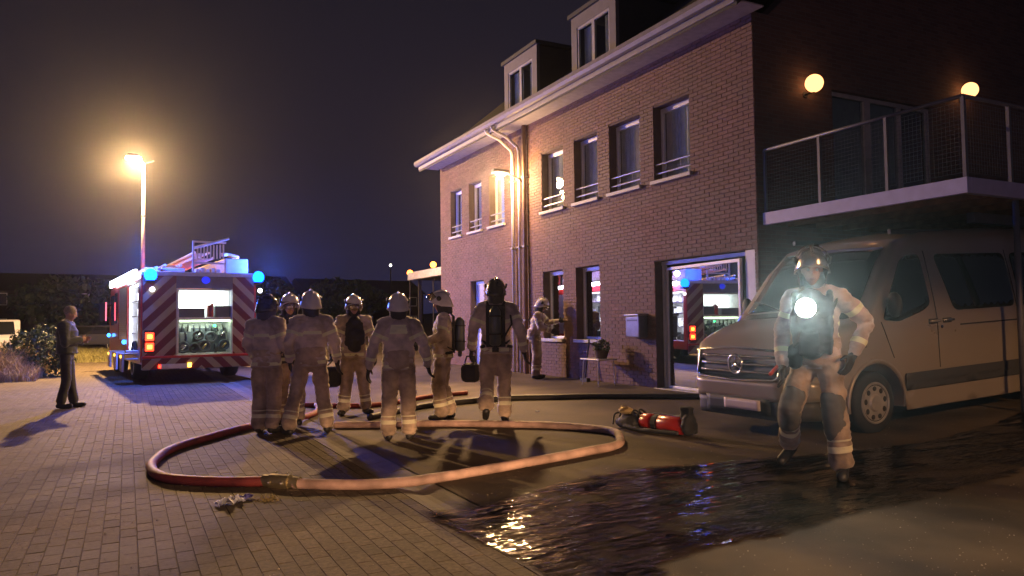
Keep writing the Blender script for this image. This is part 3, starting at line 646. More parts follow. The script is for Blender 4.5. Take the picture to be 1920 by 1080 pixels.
# wheels
def wheel(parent, x, y, z, r_, wd, side, name='wheel', rimm=None):
    prof = [(-wd/2, r_*.72), (-wd/2, r_*.9), (-wd/2+.03, r_*.985), (-.03, r_), (.03, r_), (wd/2-.03, r_*.985), (wd/2, r_*.9), (wd/2, r_*.72)]
    mb = MB(); N = 40; vs = [(x+p[0], y+p[1]*math.cos(2*math.pi*i/N), z+p[1]*math.sin(2*math.pi*i/N)) for i in range(N) for p in prof]; k = len(prof)
    mb.add(vs, [(i*k+j, i*k+j+1, ((i+1) % N)*k+j+1, ((i+1) % N)*k+j) for i in range(N) for j in range(k-1)]+[tuple(i*k for i in range(N)), tuple(i*k+k-1 for i in range(N))[::-1]])
    o = mb.build(name, rub, parent, smooth=False); o.data.shade_smooth()
    xo = x+side*wd/2
    mb = MB(); mb.ring((xo-side*.015, y, z), r_*.70, .022, 'x', 32, 6); mb.tube([(xo-side*.09, y, z), (xo-side*.05, y, z)], r_*.68, 32); mb.tube([(xo-side*.06, y, z), (xo-side*.0, y, z)], r_*.2, 16)
    for q in range(10):
        a = 2*math.pi*q/10; mb.tube([(xo-side*.045, y+r_*.2*math.cos(a), z+r_*.2*math.sin(a)), (xo-side*.03, y+r_*.66*math.cos(a), z+r_*.66*math.sin(a))], r_*.065, 8)
    mb.build('rim', rimm or alu, o, smooth=True)
    return o
for (x, s_) in ((.22, -1), (W-.22, 1)):
    for y in (1.9, 6.1): wheel(ft, x, y, .5, .5, .34, s_)
# bumper, plate, lights
bp_ = B('rear_bumper', chev, ft, (.02, W-.02, -.16, -.02, .34, .60), bevel=.02)
B('bumper_top', red, ft, (.02, W-.02, -.155, -.025, .603, .66), bevel=.01)
B('number_plate', pbr('plate_white', (.7, .62, .62), .5), bp_, (.42, .98, -.185, -.165, .36, .47)); B('plate_lamp', red_e, bp_, (.36, .41, -.19, -.17, .38, .46)); B('reflector', amber, bp_, (1.0, 1.08, -.19, -.17, .38, .48))  # reflector is given its own amber glow for the light it returns
for x in (.10, W-.28):
    tl = B('tail_light', rub, ft, (x-.02, x+.2, -.03, -.014, .74, 1.26))
    for z in (.78, 1.02): B('lens', red_e, tl, (x, x+.18, -.05, -.033, z, z+.19), bevel=.02); B('bulb', red_c, tl, (x+.04, x+.14, -.056, -.052, z+.05, z+.14))
for x in (.20, W+.05):
    bc = MB().ell((x, -.04, 2.56), (.14, .12, .15), 18, 12).build('beacon', blue_e, ft, smooth=True)
    B('beacon_base', rub, bc, (x-.1, x+.1, -.12, .08, 2.38, 2.437))
    MB().ell((x+.03, -.09, 2.22), (.06, .04, .06), 12, 8).build('work_light', emit('work_white', (.9, .9, 1), 5), ft, smooth=True)
    lamp('POINT', (x+(.25 if x > 1 else -.25), -.05, 2.86), P_BLUE, (.03, .12, 1), ft, .08)
MB().ell((1.42, -.05, 2.46), (.10, .03, .09), 14, 8).build('blue_strobe', emit('strobe_dim', (.02, .03, .9), 1.2), ft, smooth=True)
for y, z in ((7.0, 1.1), (3.0, .95)): MB().ell((-.03, y, z), (.05, .07, .06), 10, 6).build('side_strobe', emit('strobe_side', (.03, .25, 1), 9), ft, smooth=True)
# scene light bars along the roof edges
B('scene_light_bar', led, ft, (-.10, -.02, .45, 6.2, 2.52, 2.72), bevel=.02); B('scene_light_bar', emit('led_bar', (.9, .88, 1), 26), ft, (W+.02, W+.07, .6, 2.0, 2.54, 2.66), (W+.02, W+.07, 2.3, 4.6, 2.54, 2.66), bevel=.02)
lamp('POINT', (-.18, 3.0, 2.5), P_LED, (.85, .88, 1), ft, .05)
for y in (1.3, 3.4): lamp('POINT', (W+.2, y, 2.56), P_RIGHT, (.66, .44, 1), ft, .05)
lamp('AREA', (1.4, .62, 2.0), 14, (.8, 1, .9), ft, .8, rot=(R(90), 0, 0)); lamp('AREA', (1.4, .25, 1.43), 9, (.8, 1, .8), ft, .6, rot=(R(0), 0, 0))
lamp('AREA', (.12, 1.5, 1.6), 60, (.88, .9, 1), ft, 1.2, rot=(0, R(-90), 0)); lamp('AREA', (W-.1, 1.2, 1.6), 60, (.88, .9, 1), ft, 1.2, rot=(0, R(90), 0))
# fold-down steps and skirt
for y in (.55, 1.9, 3.4): B('fold_down_step', pbr('step_pinkish', (.5, .42, .40), .5, var=.1), ft, (-.34, -.30, y-.25, y+.32, .30, .72), (-.295, .0, y-.25, y+.32, .69, .72)); B('step_light', amber, ft, (-.36, -.343, y-.02, y+.05, .62, .68))
B('open_flap', lwhite, ft, (-.28, -.02, .12, .42, .74, .80), (-.28, -.02, .12, .42, .58, .62), bevel=.01)
# roof equipment
lad = pbr('ladder_metal', (.62, .55, .48), .35, metal=.5, var=.1)
def ladder(x0, x1, y0, y1, z0, z1, name='roof_ladder', r_=.03):
    o = MB(); o.tube([(x0, y0, z0), (x0, y1, z1)], r_, 8); o.tube([(x1, y0, z0), (x1, y1, z1)], r_, 8); o = o.build(name, lad, ft)
    k = int(abs(y1-y0)/.3)
    pr2 = None
    for i in range(1, k):
        t = i/k; y, z = y0+(y1-y0)*t, z0+(z1-z0)*t
        if pr2 is None: pr2 = MB().tube([(x0, 0, 0), (x1, 0, 0)], .018, 6).build('rung', lad, o); q = pr2
        else: q = pr2.copy(); COL.objects.link(q)
        q.location = (0, y, z)
    return o
ladder(1.20, 1.62, .1, 6.0, 3.02, 2.95); ladder(1.24, 1.58, .4, 6.0, 3.17, 3.1)
ladder(.62, .98, .7, 6.4, 2.86, 2.80)
gt = B('ladder_gantry', lad, ft, (1.12, 1.16, .0, .05, 2.66, 3.42), (1.16, 1.9, .0, .05, 3.38, 3.42), (1.12, 1.9, .0, .05, 2.86, 2.90), (1.86, 1.9, .0, .05, 2.66, 3.0))
sl_o = None
for k in range(9):
    q = B('gantry_slat', lad, gt, (1.25+k*.07, 1.28+k*.07, .005, .045, 2.9, 3.26+k*.022)) if False else None
proto = B('gantry_slat', lad, gt, (-.014, .014, .008, .042, 0, .34))
for k in range(9):
    o = proto if k == 0 else proto.copy()
    if k: COL.objects.link(o)
    o.location = (1.24+k*.075, 0, 2.95+k*.008)
MB().tube([(1.16, .02, 3.24), (1.95, -.06, 3.50)], .032, 8).build('gantry_rail', lad, gt)
B('roof_box', pbr('roof_box_grey', (.28, .24, .26), .5, var=.1), ft, (1.95, 2.5, .3, 4.4, 2.66, 3.04), (.15, .5, .6, 4.6, 2.66, 2.78), (.55, 1.1, .8, 4.6, 2.66, 2.80), bevel=.02)
MB().tube([(1.85, .25, 3.12), (2.0, .5, 3.15), (2.45, 1.2, 3.16), (2.55, 2.5, 3.12)], .05, 10).build('suction_hose', pbr('suction_hose_pale', (.62, .48, .42), .5, var=.1), ft, smooth=True)
mb = MB()
for k in range(5): mb.box(1.22+k*.12, 1.3+k*.12, .1, .5, 2.665, 2.74+.03*(k % 2))
mb.build('roof_fittings', lad, ft)
B('roof_rail', alu, ft, (.35, .39, .2, 4.8, 2.75, 2.79), (.35, .39, .2, .24, 2.643, 2.75), (.35, .39, 2.4, 2.44, 2.643, 2.75), (.35, .39, 4.76, 4.8, 2.643, 2.75))
# ------------------------------------------------------------------ silver van, nose towards the street (local: x rearwards, y across, z up)
vn = thing('parked_van', 'silver grey passenger van parked under the balcony with its nose to the street', 'van', (7.14, 5.36, .12))
vn.rotation_euler = (0, -R(2.4), 0)
VW = 1.96
vp = pbr('van_paint', (.33, .28, .225), .30, metal=.35, var=.03, scale=1.5, coat=.7)
plastic = pbr('bumper_plastic', (.045, .045, .047), .55, var=.1); vg = pbr('tinted_glass', (.008, .01, .011), .04, var=0, coat=.3)
def lerp(t, ks):
    for (a, va), (b_, vb) in zip(ks, ks[1:]):
        if t <= b_: return va+(vb-va)*smooth01((t-a)/(b_-a)) if t > a else va
    return ks[-1][1]
def plan(s):      # inset of the flank seen from above (rounded nose)
    if s > -.25: return 0.
    u = (-.25-s)/.75; return .30*u**2.6+.03*u
def nosex(yc, s):  # nose bulges forward in the middle
    return s
TOP = [(-1.0, .98), (-.92, 1.02), (-.75, 1.10), (-.35, 1.20), (-.08, 1.27), (.12, 1.50), (.42, 1.86), (.70, 2.10), (1.2, 2.22), (2.4, 2.27), (4.9, 2.24)]
def top(s):
    for (a, va), (b_, vb) in zip(TOP, TOP[1:]):
        if s <= b_: return va+(vb-va)*max(0, (s-a)/(b_-a))
    return TOP[-1][1]
def inset(z, s):
    tz = max(0, (z-1.14)/.85); return plan(s)+.135*tz**1.25+(.012 if z < .5 else 0)
S = [-1.0, -.985, -.94, -.86, -.75, -.6, -.45, -.3, -.15, -.08, .02, .12, .27, .42, .56, .70, .9, 1.06, 1.3, 1.6, 2.0, 2.5, 3.0, 3.6, 4.2, 4.7, 4.85, 4.9]
def section(s):
    T = top(s); zb = .24+(.12 if s < -.9 else 0); pts = []
    roofy = s > .5; k = smooth01((s+.1)/.8)      # 0 on the bonnet, 1 on the roof
    shz = T-(.13+.10*k if s > -.8 else .07)
    nose = 1-smooth01((s+1.0)/.10); base = inset(0.8, s)
    for q in range(9):
        z = zb+(shz-zb)*q/8; pts.append((inset(z, s)+.05*nose*abs(q-4)/4*.5, z))
    iy = inset(shz, s)
    for a in (22, 45, 68, 90): pts.append((iy+(.20-.04*k)*(1-math.cos(R(a))), shz+(T-.03-shz)*math.sin(R(a))))
    y1 = pts[-1][0]
    for t in (.35, .7, 1.0): pts.append((y1+(VW/2-y1)*t, T-.03+.03*math.sin(t*math.pi/2)))
    return pts
mb = MB(); rings = []
for s in S:
    h = section(s); ring = [(s, y, z) for y, z in h]+[(s, VW-y, z) for y, z in h[:-1][::-1]]; rings.append(ring)
nn = len(rings[0]); mb.add([p for r_ in rings for p in r_], [(i*nn+j, i*nn+j+1, (i+1)*nn+j+1, (i+1)*nn+j) for i in range(len(S)-1) for j in range(nn-1)]+[(i*nn+nn-1, i*nn, (i+1)*nn, (i+1)*nn+nn-1) for i in range(len(S)-1)]+[tuple(range(nn)), tuple((len(S)-1)*nn+j for j in range(nn))[::-1]])
vb = mb.build('body', vp, vn, smooth=True)
cut = MB()
for s in (.0, 3.35):
    for (ya, yb) in ((-.2, .42), (VW-.42, VW+.2)): cut.tube([(s, ya, .31), (s, yb, .31)], .435, 36)
cut_o = cut.build('cutter', rub, vn)
bo = vb.modifiers.new('arches', 'BOOLEAN'); bo.operation = 'DIFFERENCE'; bo.object = cut_o; bo.solver = 'EXACT'
dgp = bpy.context.evaluated_depsgraph_get(); dgp.update(); nm = bpy.data.meshes.new_from_object(vb.evaluated_get(dgp)); vb.modifiers.clear(); old = vb.data; vb.data = nm; nm.name = 'body'
bpy.data.objects.remove(cut_o); nm.materials.clear(); nm.materials.append(vp)
for pz in nm.polygons: pz.material_index = 0
vb.data.shade_smooth(); vb.modifiers.new('es', 'EDGE_SPLIT').split_angle = R(38)
def flank(name, mat, poly2, off=.006, parent=None, far=False, th=.0):
    """a panel following the flank, from a 2-D outline (s,z), subdivided so that it bends with the body"""
    bm = bmesh.new(); vs = [bm.verts.new((p[0], 0, p[1])) for p in poly2]; bm.faces.new(vs)
    bmesh.ops.triangulate(bm, faces=bm.faces)
    for _ in range(4):
        long_ = [e for e in bm.edges if e.calc_length() > .14]
        if long_: bmesh.ops.subdivide_edges(bm, edges=long_, cuts=1); bmesh.ops.triangulate(bm, faces=bm.faces)
    for v in bm.verts:
        y = inset(v.co.z, v.co.x)-off; v.co.y = VW-y if far else y
    me = bpy.data.meshes.new(name); bmesh.ops.recalc_face_normals(bm, faces=bm.faces); bm.to_mesh(me); bm.free(); me.materials.append(mat); me.shade_smooth()
    o = bpy.data.objects.new(name, me); COL.objects.link(o); o.parent = parent or vn
    so = o.modifiers.new('thick', 'SOLIDIFY'); so.thickness = .006; so.offset = 0
    return o
def rpoly(pts, r_=.06, n_=4):
    out_ = []; k = len(pts)
    for i, p in enumerate(pts):
        a, c = Vector(pts[i-1]), Vector(pts[(i+1) % k]); p = Vector(p); d1, d2 = (a-p), (c-p); q = min(r_, d1.length*.4, d2.length*.4); p1, p2 = p+d1.normalized()*q, p+d2.normalized()*q
        for j in range(n_+1):
            t = j/n_; out_.append(tuple(p1*(1-t)**2+p*2*t*(1-t)+p2*t*t))
    return out_
seal = pbr('window_seal', (.02, .02, .02), .6)
dwin = [(.16, 1.20), (.30, 1.42), (.62, 1.84), (.74, 1.90), (.98, 1.91), (1.0, 1.34), (.86, 1.27), (.42, 1.17)]
for far in (False, True):
    flank('door_window', vg, rpoly(dwin, .06), .006, None, far)
    flank('side_window', vg, rpoly([(1.24, 1.91), (2.62, 1.91), (2.62, 1.25), (1.42, 1.25)], .09), .006, None, far)
    flank('side_window', vg, rpoly([(2.75, 1.91), (4.1, 1.91), (4.1, 1.25), (2.75, 1.25)], .09), .006, None, far)
    flank('side_strip', plastic, rpoly([(.46, .60), (2.86, .60), (2.86, .41), (.46, .41)], .02), .016, None, far)
    flank('sill_panel', vp, rpoly([(.46, .405), (2.86, .405), (2.86, .20), (.46, .20)], .02), .012, None, far)
    flank('side_strip', plastic, rpoly([(3.84, .60), (4.8, .60), (4.8, .41), (3.84, .41)], .02), .016, None, far)
for q, poly_ in enumerate(([(1.08, .62), (1.087, .62), (1.087, 1.95), (1.08, 1.95)], [(2.66, .62), (2.667, .62), (2.667, 1.95), (2.66, 1.95)], [(.30, .78), (.306, .78), (.13, 1.18), (.124, 1.18)])): flank('door_gap', seal, poly_, .0045)
flank('slide_rail', seal, [(1.5, 1.09), (4.3, 1.09), (4.3, 1.075), (1.5, 1.075)], .006)
for s in (.93, 1.18):
    hnd = MB().tube([(s, -.025, 1.145), (s+.17, -.025, 1.145)], .016, 8).build('door_handle', chrome if s > 1 else vp, vn, smooth=True)
    B('handle_cup', seal, hnd, (s+.01, s+.16, -.006, .004, 1.115, 1.17))
MB().ell((1.16, -.006, 1.075), (.02, .008, .02), 10, 6).build('lock_cylinder', chrome, vn)
# arch liners and lips
for s in (.0, 3.35):
    for far in (0, 1):
        mb = MB(); y0 = (VW-.42) if far else .42; N = 20
        for k in range(N):
            a0, a1 = math.pi*k/N-.1, math.pi*(k+1)/N-.1+.0; yo = VW-.01 if far else .01
            mb.quad((s+.44*math.cos(a0), yo, .31+.44*math.sin(a0)), (s+.44*math.cos(a1), yo, .31+.44*math.sin(a1)), (s+.44*math.cos(a1), y0, .31+.44*math.sin(a1)), (s+.44*math.cos(a0), y0, .31+.44*math.sin(a0)))
        mb.build('arch_liner', rub, vn)
        mb = MB(); ye = VW-.004 if far else .004
        pts = [(s+.46*math.cos(a), ye, .31+.46*math.sin(a)) for a in np.linspace(-.12, math.pi+.12, 22)]; mb.tube(pts, .022, 8); mb.build('arch_lip', vp, vn, smooth=True)
rimv = pbr('van_hubcap', (.42, .39, .35), .4, metal=.5, var=.15)
def vwheel(s, y, side):
    wd = .23; r_ = .335; z = .32; prof = [(-wd/2, r_*.64), (-wd/2-.004, r_*.8), (-wd/2+.012, r_*.95), (-wd/2+.04, r_), (wd/2-.04, r_), (wd/2-.012, r_*.95), (wd/2+.004, r_*.8), (wd/2, r_*.64)]
    N = 44; k = len(prof); vs = [(s+p[1]*math.cos(2*math.pi*i/N), y+p[0], z+p[1]*math.sin(2*math.pi*i/N)) for i in range(N) for p in prof]
    o = MB().add(vs, [(i*k+j, i*k+j+1, ((i+1) % N)*k+j+1, ((i+1) % N)*k+j) for i in range(N) for j in range(k-1)]+[tuple(i*k for i in range(N)), tuple(i*k+k-1 for i in range(N))]).build('wheel', rub, vn, smooth=True)
    o.modifiers.new('es', 'EDGE_SPLIT').split_angle = R(50)
    yo = y+side*(wd/2)
    mb = MB(); mb.ring((s, yo, z), r_*.63, .014, 'y', 36, 6); mb.tube([(s, yo-side*.02, z), (s, yo+side*.002, z)], r_*.56, 32)
    mb.tube([(s, yo, z), (s, yo+side*.02, z)], [r_*.30, r_*.24], 20)
    mb.build('hub_cap', rimv, o, smooth=False)
    mb = MB()
    for q in range(9):
        a = 2*math.pi*q/9+.2; c = Vector((s+r_*.46*math.cos(a), yo+side*.004, z+r_*.46*math.sin(a)))
        mb.ell(c, (.026+.006*abs(math.sin(a)), .006, .026+.006*abs(math.cos(a))), 10, 5)
    mb.build('cap_hole', seal, o)
for s in (.0, 3.35):
    vwheel(s, .15, -1); vwheel(s, VW-.15, 1)
# front: a skin following the nose, built as arcs across the width
def nose_s(y, z):
    """s of the nose surface at height z, y across"""
    lo = min(y, VW-y); s = -1.0
    for _ in range(24):
        if inset(min(z, 1.1), s) <= lo+1e-4: break
        s += .02
    lean = max(0, (z-.62))*.22
    return max(s, -1.0+lean) if lo > .25 else max(s, -1.0+lean)
def front(name, mat, y0, y1, z0, z1, off=.012, ny=14, nz=3, zf=None, parent=None):
    """panel on the nose; zf(y) gives (zlow, zhigh)"""
    vs = []
    for j in range(nz+1):
        for i in range(ny+1):
            y = y0+(y1-y0)*i/ny; a, c = zf(y) if zf else (z0, z1); z = a+(c-a)*j/nz; vs.append((nose_s(y, z)-off, y, z))
    o = MB().add(vs, [(j*(ny+1)+i, j*(ny+1)+i+1, (j+1)*(ny+1)+i+1, (j+1)*(ny+1)+i) for j in range(nz) for i in range(ny)]).build(name, mat, parent or vn, smooth=True)
    so = o.modifiers.new('thick', 'SOLIDIFY'); so.thickness = .03; so.offset = 0; return o
front('front_bumper', vp, .07, VW-.07, .40, .60, .05, 24, 4)
front('bumper_lower', plastic, .10, VW-.10, .20, .40, .035, 24, 3)
front('bumper_intake', seal, .5, VW-.5, .24, .42, .052)
front('number_plate', pbr('van_plate', (.60, .50, .47), .5, var=.05), .62, 1.14, .29, .40, .085)
gz = lambda y: (.62+.03*abs(y-VW/2), .92-.02*abs(y-VW/2))
gr = front('grille', seal, .36, VW-.36, .63, .92, .03, 16, 3, gz)
for zz in (.70, .78, .865): front('grille_slat', chrome, .42, VW-.42, zz-.013, zz+.013, .055, 14, 1)
def tubefront(name, mat, pts, r_, parent=None):
    return MB().tube([(nose_s(y, z)-.06, y, z) for y, z in pts], r_, 8).build(name, mat, parent or vn, smooth=True)
tubefront('grille_surround', chrome, [(.36, .93), (.36, .66), (.42, .625), (VW/2, .60), (VW-.42, .625), (VW-.36, .66), (VW-.36, .93), (VW/2, .95), (.36, .93)], .017)
mb = MB(); cx = nose_s(VW/2, .78)-.085; mb.ring((cx, VW/2, .78), .105, .013, 'x', 28, 6)
for a in (90, 210, 330): mb.tube([(cx, VW/2, .78), (cx, VW/2+.1*math.cos(R(a)), .78+.1*math.sin(R(a)))], [.018, .004], 6)
mb.build('star_emblem', chrome, vn, smooth=True)
hl = pbr('headlight_glass', (.30, .30, .32), .12, metal=.6, var=.1, coat=1)
for far in (False, True):
    flank('headlight', hl, rpoly([(-.97, .92), (-.80, .98), (-.50, 1.0), (-.60, .78), (-.78, .66), (-.97, .66)], .03), .012, None, far)
front('headlight', hl, .10, .34, .66, .93, .03, 6, 3); front('headlight', hl, VW-.34, VW-.10, .66, .93, .03, 6, 3)
# bonnet line, windscreen
def topskin(name, mat, s0, s1, hw0, hw1, off, ns=10, ny=12):
    vs = []
    for i in range(ns+1):
        s = s0+(s1-s0)*i/ns; hw = hw0+(hw1-hw0)*i/ns
        for j in range(ny+1):
            y = VW/2-hw+2*hw*j/ny; lo = min(y, VW-y); sec = section(s)[8:]
            z = None
            for (ya, za), (yb, zb_) in zip(sec, sec[1:]):
                if ya <= lo <= yb: z = za+(zb_-za)*(lo-ya)/(yb-ya+1e-9)
            z = z if z is not None else sec[0][1]; vs.append((s-off*.6, y, z+off))
    o = MB().add(vs, [(i*(ny+1)+j, i*(ny+1)+j+1, (i+1)*(ny+1)+j+1, (i+1)*(ny+1)+j) for i in range(ns) for j in range(ny)]).build(name, mat, vn, smooth=True)
    so = o.modifiers.new('thick', 'SOLIDIFY'); so.thickness = .006; so.offset = 0; return o
topskin('windscreen', vg, -.03, .62, .80, .70, .008)
topskin('scuttle_panel', seal, -.16, -.05, .74, .80, .006, 3)
for k, yy in enumerate((.55, 1.15)): MB().tube([(-.07, yy, 1.31), (-.02, yy+.3, 1.40), (.02, yy+.55, 1.45)], .009, 6).build('wiper', seal, vn)
for far in (0, 1):
    ym = VW+.09 if far else -.09
    mr_ = MB().ell((.24, ym, 1.36), (.06, .09, .14), 12, 8).build('wing_mirror', seal, vn, smooth=True)
    MB().tube([(.26, VW-.03 if far else .03, 1.24), (.24, ym, 1.27)], .03, 8).build('mirror_arm', seal, mr_)
B('roof_bar', plastic, vn, (.75, 4.6, .27, .31, 2.16, 2.215), (.75, 4.6, VW-.31, VW-.27, 2.16, 2.215))
B('tail_light', pbr('tail_lens', (.4, .03, .02), .2, var=0), vn, (4.86, 4.93, .02, .14, .8, 1.5), (4.86, 4.93, VW-.14, VW-.02, .8, 1.5))
# ------------------------------------------------------------------ people
TMP = bpy.data.scenes.new('workbench')
def V3(*a): return Vector(a)
def remesh(mb, name, mat, parent, vox=.014, it=6, fold=0., seed=0, fine=None, pre=None):
    me = bpy.data.meshes.new('t'); me.from_pydata(mb.v, [], mb.f); o = bpy.data.objects.new('t', me); TMP.collection.objects.link(o)
    r_ = o.modifiers.new('r', 'REMESH'); r_.mode = 'VOXEL'; r_.voxel_size = vox
    s_ = o.modifiers.new('s', 'SMOOTH'); s_.iterations = it; s_.factor = .5
    TMP.view_layers[0].update(); dg_ = TMP.view_layers[0].depsgraph; nm = bpy.data.meshes.new_from_object(o.evaluated_get(dg_)); bpy.data.objects.remove(o); bpy.data.meshes.remove(me)
    nm.name = name; nm.materials.clear(); nm.materials.append(mat); nm.shade_smooth()
    if fold:
        off = Vector((seed*3.7, seed*1.3, 0))
        nv_ = len(nm.vertices); cs = np.empty(nv_*3); ns = np.empty(nv_*3); nm.vertices.foreach_get('co', cs); nm.vertices.foreach_get('normal', ns); new = []
        for i_ in range(nv_):
            c = Vector(cs[3*i_:3*i_+3]); n_ = Vector(ns[3*i_:3*i_+3])
            a = noise.noise(Vector((c.x*5, c.y*5, c.z*13))+off); b_ = abs(noise.noise(Vector((c.x*9, c.y*9, c.z*22))+off*2)); d = noise.noise(c*3.2+off)
            new += list(c+n_*fold*(a*.9-b_*1.2+d*.9+.2))
        nm.vertices.foreach_set('co', new)
    o = bpy.data.objects.new(name, nm); COL.objects.link(o); o.parent = parent; return o
def seg_t(p, a, b_):
    d = b_-a; L2 = d.length_squared; t = max(0, min(1, (p-a).dot(d)/L2)); return (p-(a+d*t)).length, t*math.sqrt(L2)
def suit_mat(name, col, tape=(.50, .50, .32)):
    mt, n, l, b = nodes_of(name)
    at = n.new('ShaderNodeAttribute'); at.attribute_name = 'tape'; tc_ = n.new('ShaderNodeTexCoord')
    nz = n.new('ShaderNodeTexNoise'); nz.inputs['Scale'].default_value = 5; nz.inputs['Detail'].default_value = 8; l.new(tc_.outputs['Object'], nz.inputs['Vector'])
    rp = n.new('ShaderNodeValToRGB'); rp.color_ramp.elements[0].position = .35; rp.color_ramp.elements[1].position = .65
    rp.color_ramp.elements[0].color = tuple(c*.45 for c in col)+(1,); rp.color_ramp.elements[1].color = tuple(c*1.12 for c in col)+(1,); l.new(nz.outputs['Fac'], rp.inputs[0])
    gt_ = n.new('ShaderNodeMath'); gt_.operation = 'GREATER_THAN'; gt_.inputs[1].default_value = 0; l.new(at.outputs['Fac'], gt_.inputs[0])
    mx = n.new('ShaderNodeMix'); mx.data_type = 'RGBA'; l.new(gt_.outputs[0], mx.inputs['Factor']); l.new(rp.outputs[0], mx.inputs['A']); mx.inputs['B'].default_value = tape+(1,)
    l.new(mx.outputs['Result'], b.inputs['Base Color']); b.inputs['Roughness'].default_value = .75; b.inputs['Sheen Weight'].default_value = .25
    nb = n.new('ShaderNodeTexNoise'); nb.inputs['Scale'].default_value = 60; l.new(tc_.outputs['Object'], nb.inputs['Vector']); bp = n.new('ShaderNodeBump'); bp.inputs['Strength'].default_value = .35; bp.inputs['Distance'].default_value = .006
    l.new(nb.outputs['Fac'], bp.inputs['Height']); l.new(bp.outputs[0], b.inputs['Normal']); return mt
SUIT = suit_mat('fire_suit_beige', (.62, .51, .46), (.74, .74, .50)); SUITP = suit_mat('fire_trousers_beige', (.50, .38, .28), (.74, .70, .48)); SUITD = suit_mat('fire_suit_dark', (.05, .05, .065))
skin = pbr('skin', (.50, .29, .21), .5, var=.08); gum = pbr('boot_rubber', (.02, .02, .022), .5); glove_m = pbr('glove_leather', (.03, .03, .032), .7); hood_m = pbr('hood_cloth', (.05, .05, .055), .9)
h_white = pbr('helmet_pale', (.68, .65, .66), .25, var=.06, coat=.5); h_dark = pbr('helmet_dark', (.03, .035, .05), .25, var=.05, coat=.5); h_nickel = pbr('helmet_nickel', (.62, .56, .52), .18, metal=.9, var=.05)
web = pbr('harness_webbing', (.025, .025, .028), .7); cyl_m = pbr('cylinder_dark', (.07, .09, .10), .35, coat=.3); knee_m = pbr('knee_patch', (.12, .115, .11), .8, var=.15)
def helmet(parent, c, yw, tilt, mat, visor=0., trim=None, lean=0.):
    """fire helmet: shell lower at the nape, crest, side discs, visor and neck cloth"""
    h = MB(); NA, NT = 28, 10; vs = []
    for i in range(NT+1):
        t = i/NT
        for j in range(NA):
            a = 2*math.pi*j/NA; fy = math.cos(a); sx = math.sin(a)
            zb = .012*max(0, fy)+(-.075)*(1-max(0, fy))-.03*max(0, -fy)
            ph = t*math.pi/2; rx, ry, rz = .128, .158, .135
            z = rz*math.cos(ph) if t < .8 else None
            rad = math.sin(ph)**.85
            zz = rz*math.cos(ph)+ (zb)*t**2.2
            fl = 1+.07*smooth01((t-.86)/.14)
            vs.append((rx*rad*sx*fl, ry*rad*fy*fl, zz))
    h.add(vs, [(i*NA+j, i*NA+(j+1) % NA, (i+1)*NA+(j+1) % NA, (i+1)*NA+j) for i in range(NT) for j in range(NA)])
    ho = h.build('helmet', mat, parent, smooth=True); ho.location = c; ho.rotation_euler = (tilt, lean, yw)
    so = ho.modifiers.new('thick', 'SOLIDIFY'); so.thickness = .012; so.offset = -1
    cr = MB(); pts = [(0, .150*math.cos(a), .135*math.sin(a)+.006) for a in np.linspace(.5, 2.7, 12)]; cr.tube(pts, [.004]+[.013]*10+[.004], 8, sy=1.3); cr.build('crest', mat, ho, smooth=True)
    for s in (-1, 1): MB().tube([(s*.118, .02, .035), (s*.139, .02, .03)], [.036, .03], 14).build('side_disc', trim or MATS['dark_metal'], ho, smooth=True)
    pts = []; vm = MB(); N = 12
    for i in range(N+1):
        a = R(-68+136*i/N); ca, sa = math.cos(a), math.sin(a)
        p0 = Vector((.134*sa, .166*ca, .02)); p1 = Vector((.130*sa, .172*ca, -.09))
        if visor: rm = Matrix.Rotation(visor, 3, 'X'); o_ = Vector((0, .02, .03)); p0 = rm @ (p0-o_)+o_; p1 = rm @ (p1-o_)+o_
        pts += [p0, p1]
    vm.add(pts, [(2*i, 2*i+1, 2*i+3, 2*i+2) for i in range(N)])
    vo = vm.build('visor', pane_mat('visor_clear', .25, (.75, .7, .6)) if 'visor_clear' not in MATS else MATS['visor_clear'], ho, smooth=True); vo.modifiers.new('t', 'SOLIDIFY').thickness = .003
    nk = MB(); vs = []
    for i in range(4):
        for j in range(13):
            a = R(60+240*j/12); q = 1-.05*i; vs.append((.122*math.sin(a)*q*(.95 if i else 1), .150*math.cos(a)*q-.004*i, -.055-.045*i))
    nk.add(vs, [(i*13+j, i*13+j+1, (i+1)*13+j+1, (i+1)*13+j) for i in range(3) for j in range(12)]); nk.build('neck_cloth', hood_m, ho, smooth=True)
    return ho
def head_prims(mb, c, yw, tilt):
    M = Matrix.Translation(c) @ Matrix.Rotation(yw, 4, 'Z') @ Matrix.Rotation(tilt, 4, 'X'); old = mb.M; mb.M = M
    mb.ell((0, -.012, .03), (.074, .094, .095), 20, 14); mb.ell((0, .018, -.03), (.060, .072, .082), 18, 12); mb.ell((0, .042, -.088), (.034, .034, .026), 12, 8)
    mb.tube([(0, .085, .022), (0, .108, -.012), (0, .104, -.02)], [.009, .014, .013], 8); mb.ell((0, .098, -.018), (.017, .012, .010), 8, 6)
    mb.ell((0, .078, .038), (.05, .012, .011), 12, 6); mb.ell((0, .080, -.052), (.026, .010, .008), 10, 6)
    for s in (-1, 1): mb.ell((s*.075, -.008, -.002), (.010, .020, .032), 8, 8); mb.ell((s*.04, .066, -.015), (.02, .016, .02), 8, 6)
    mb.M = old; return M
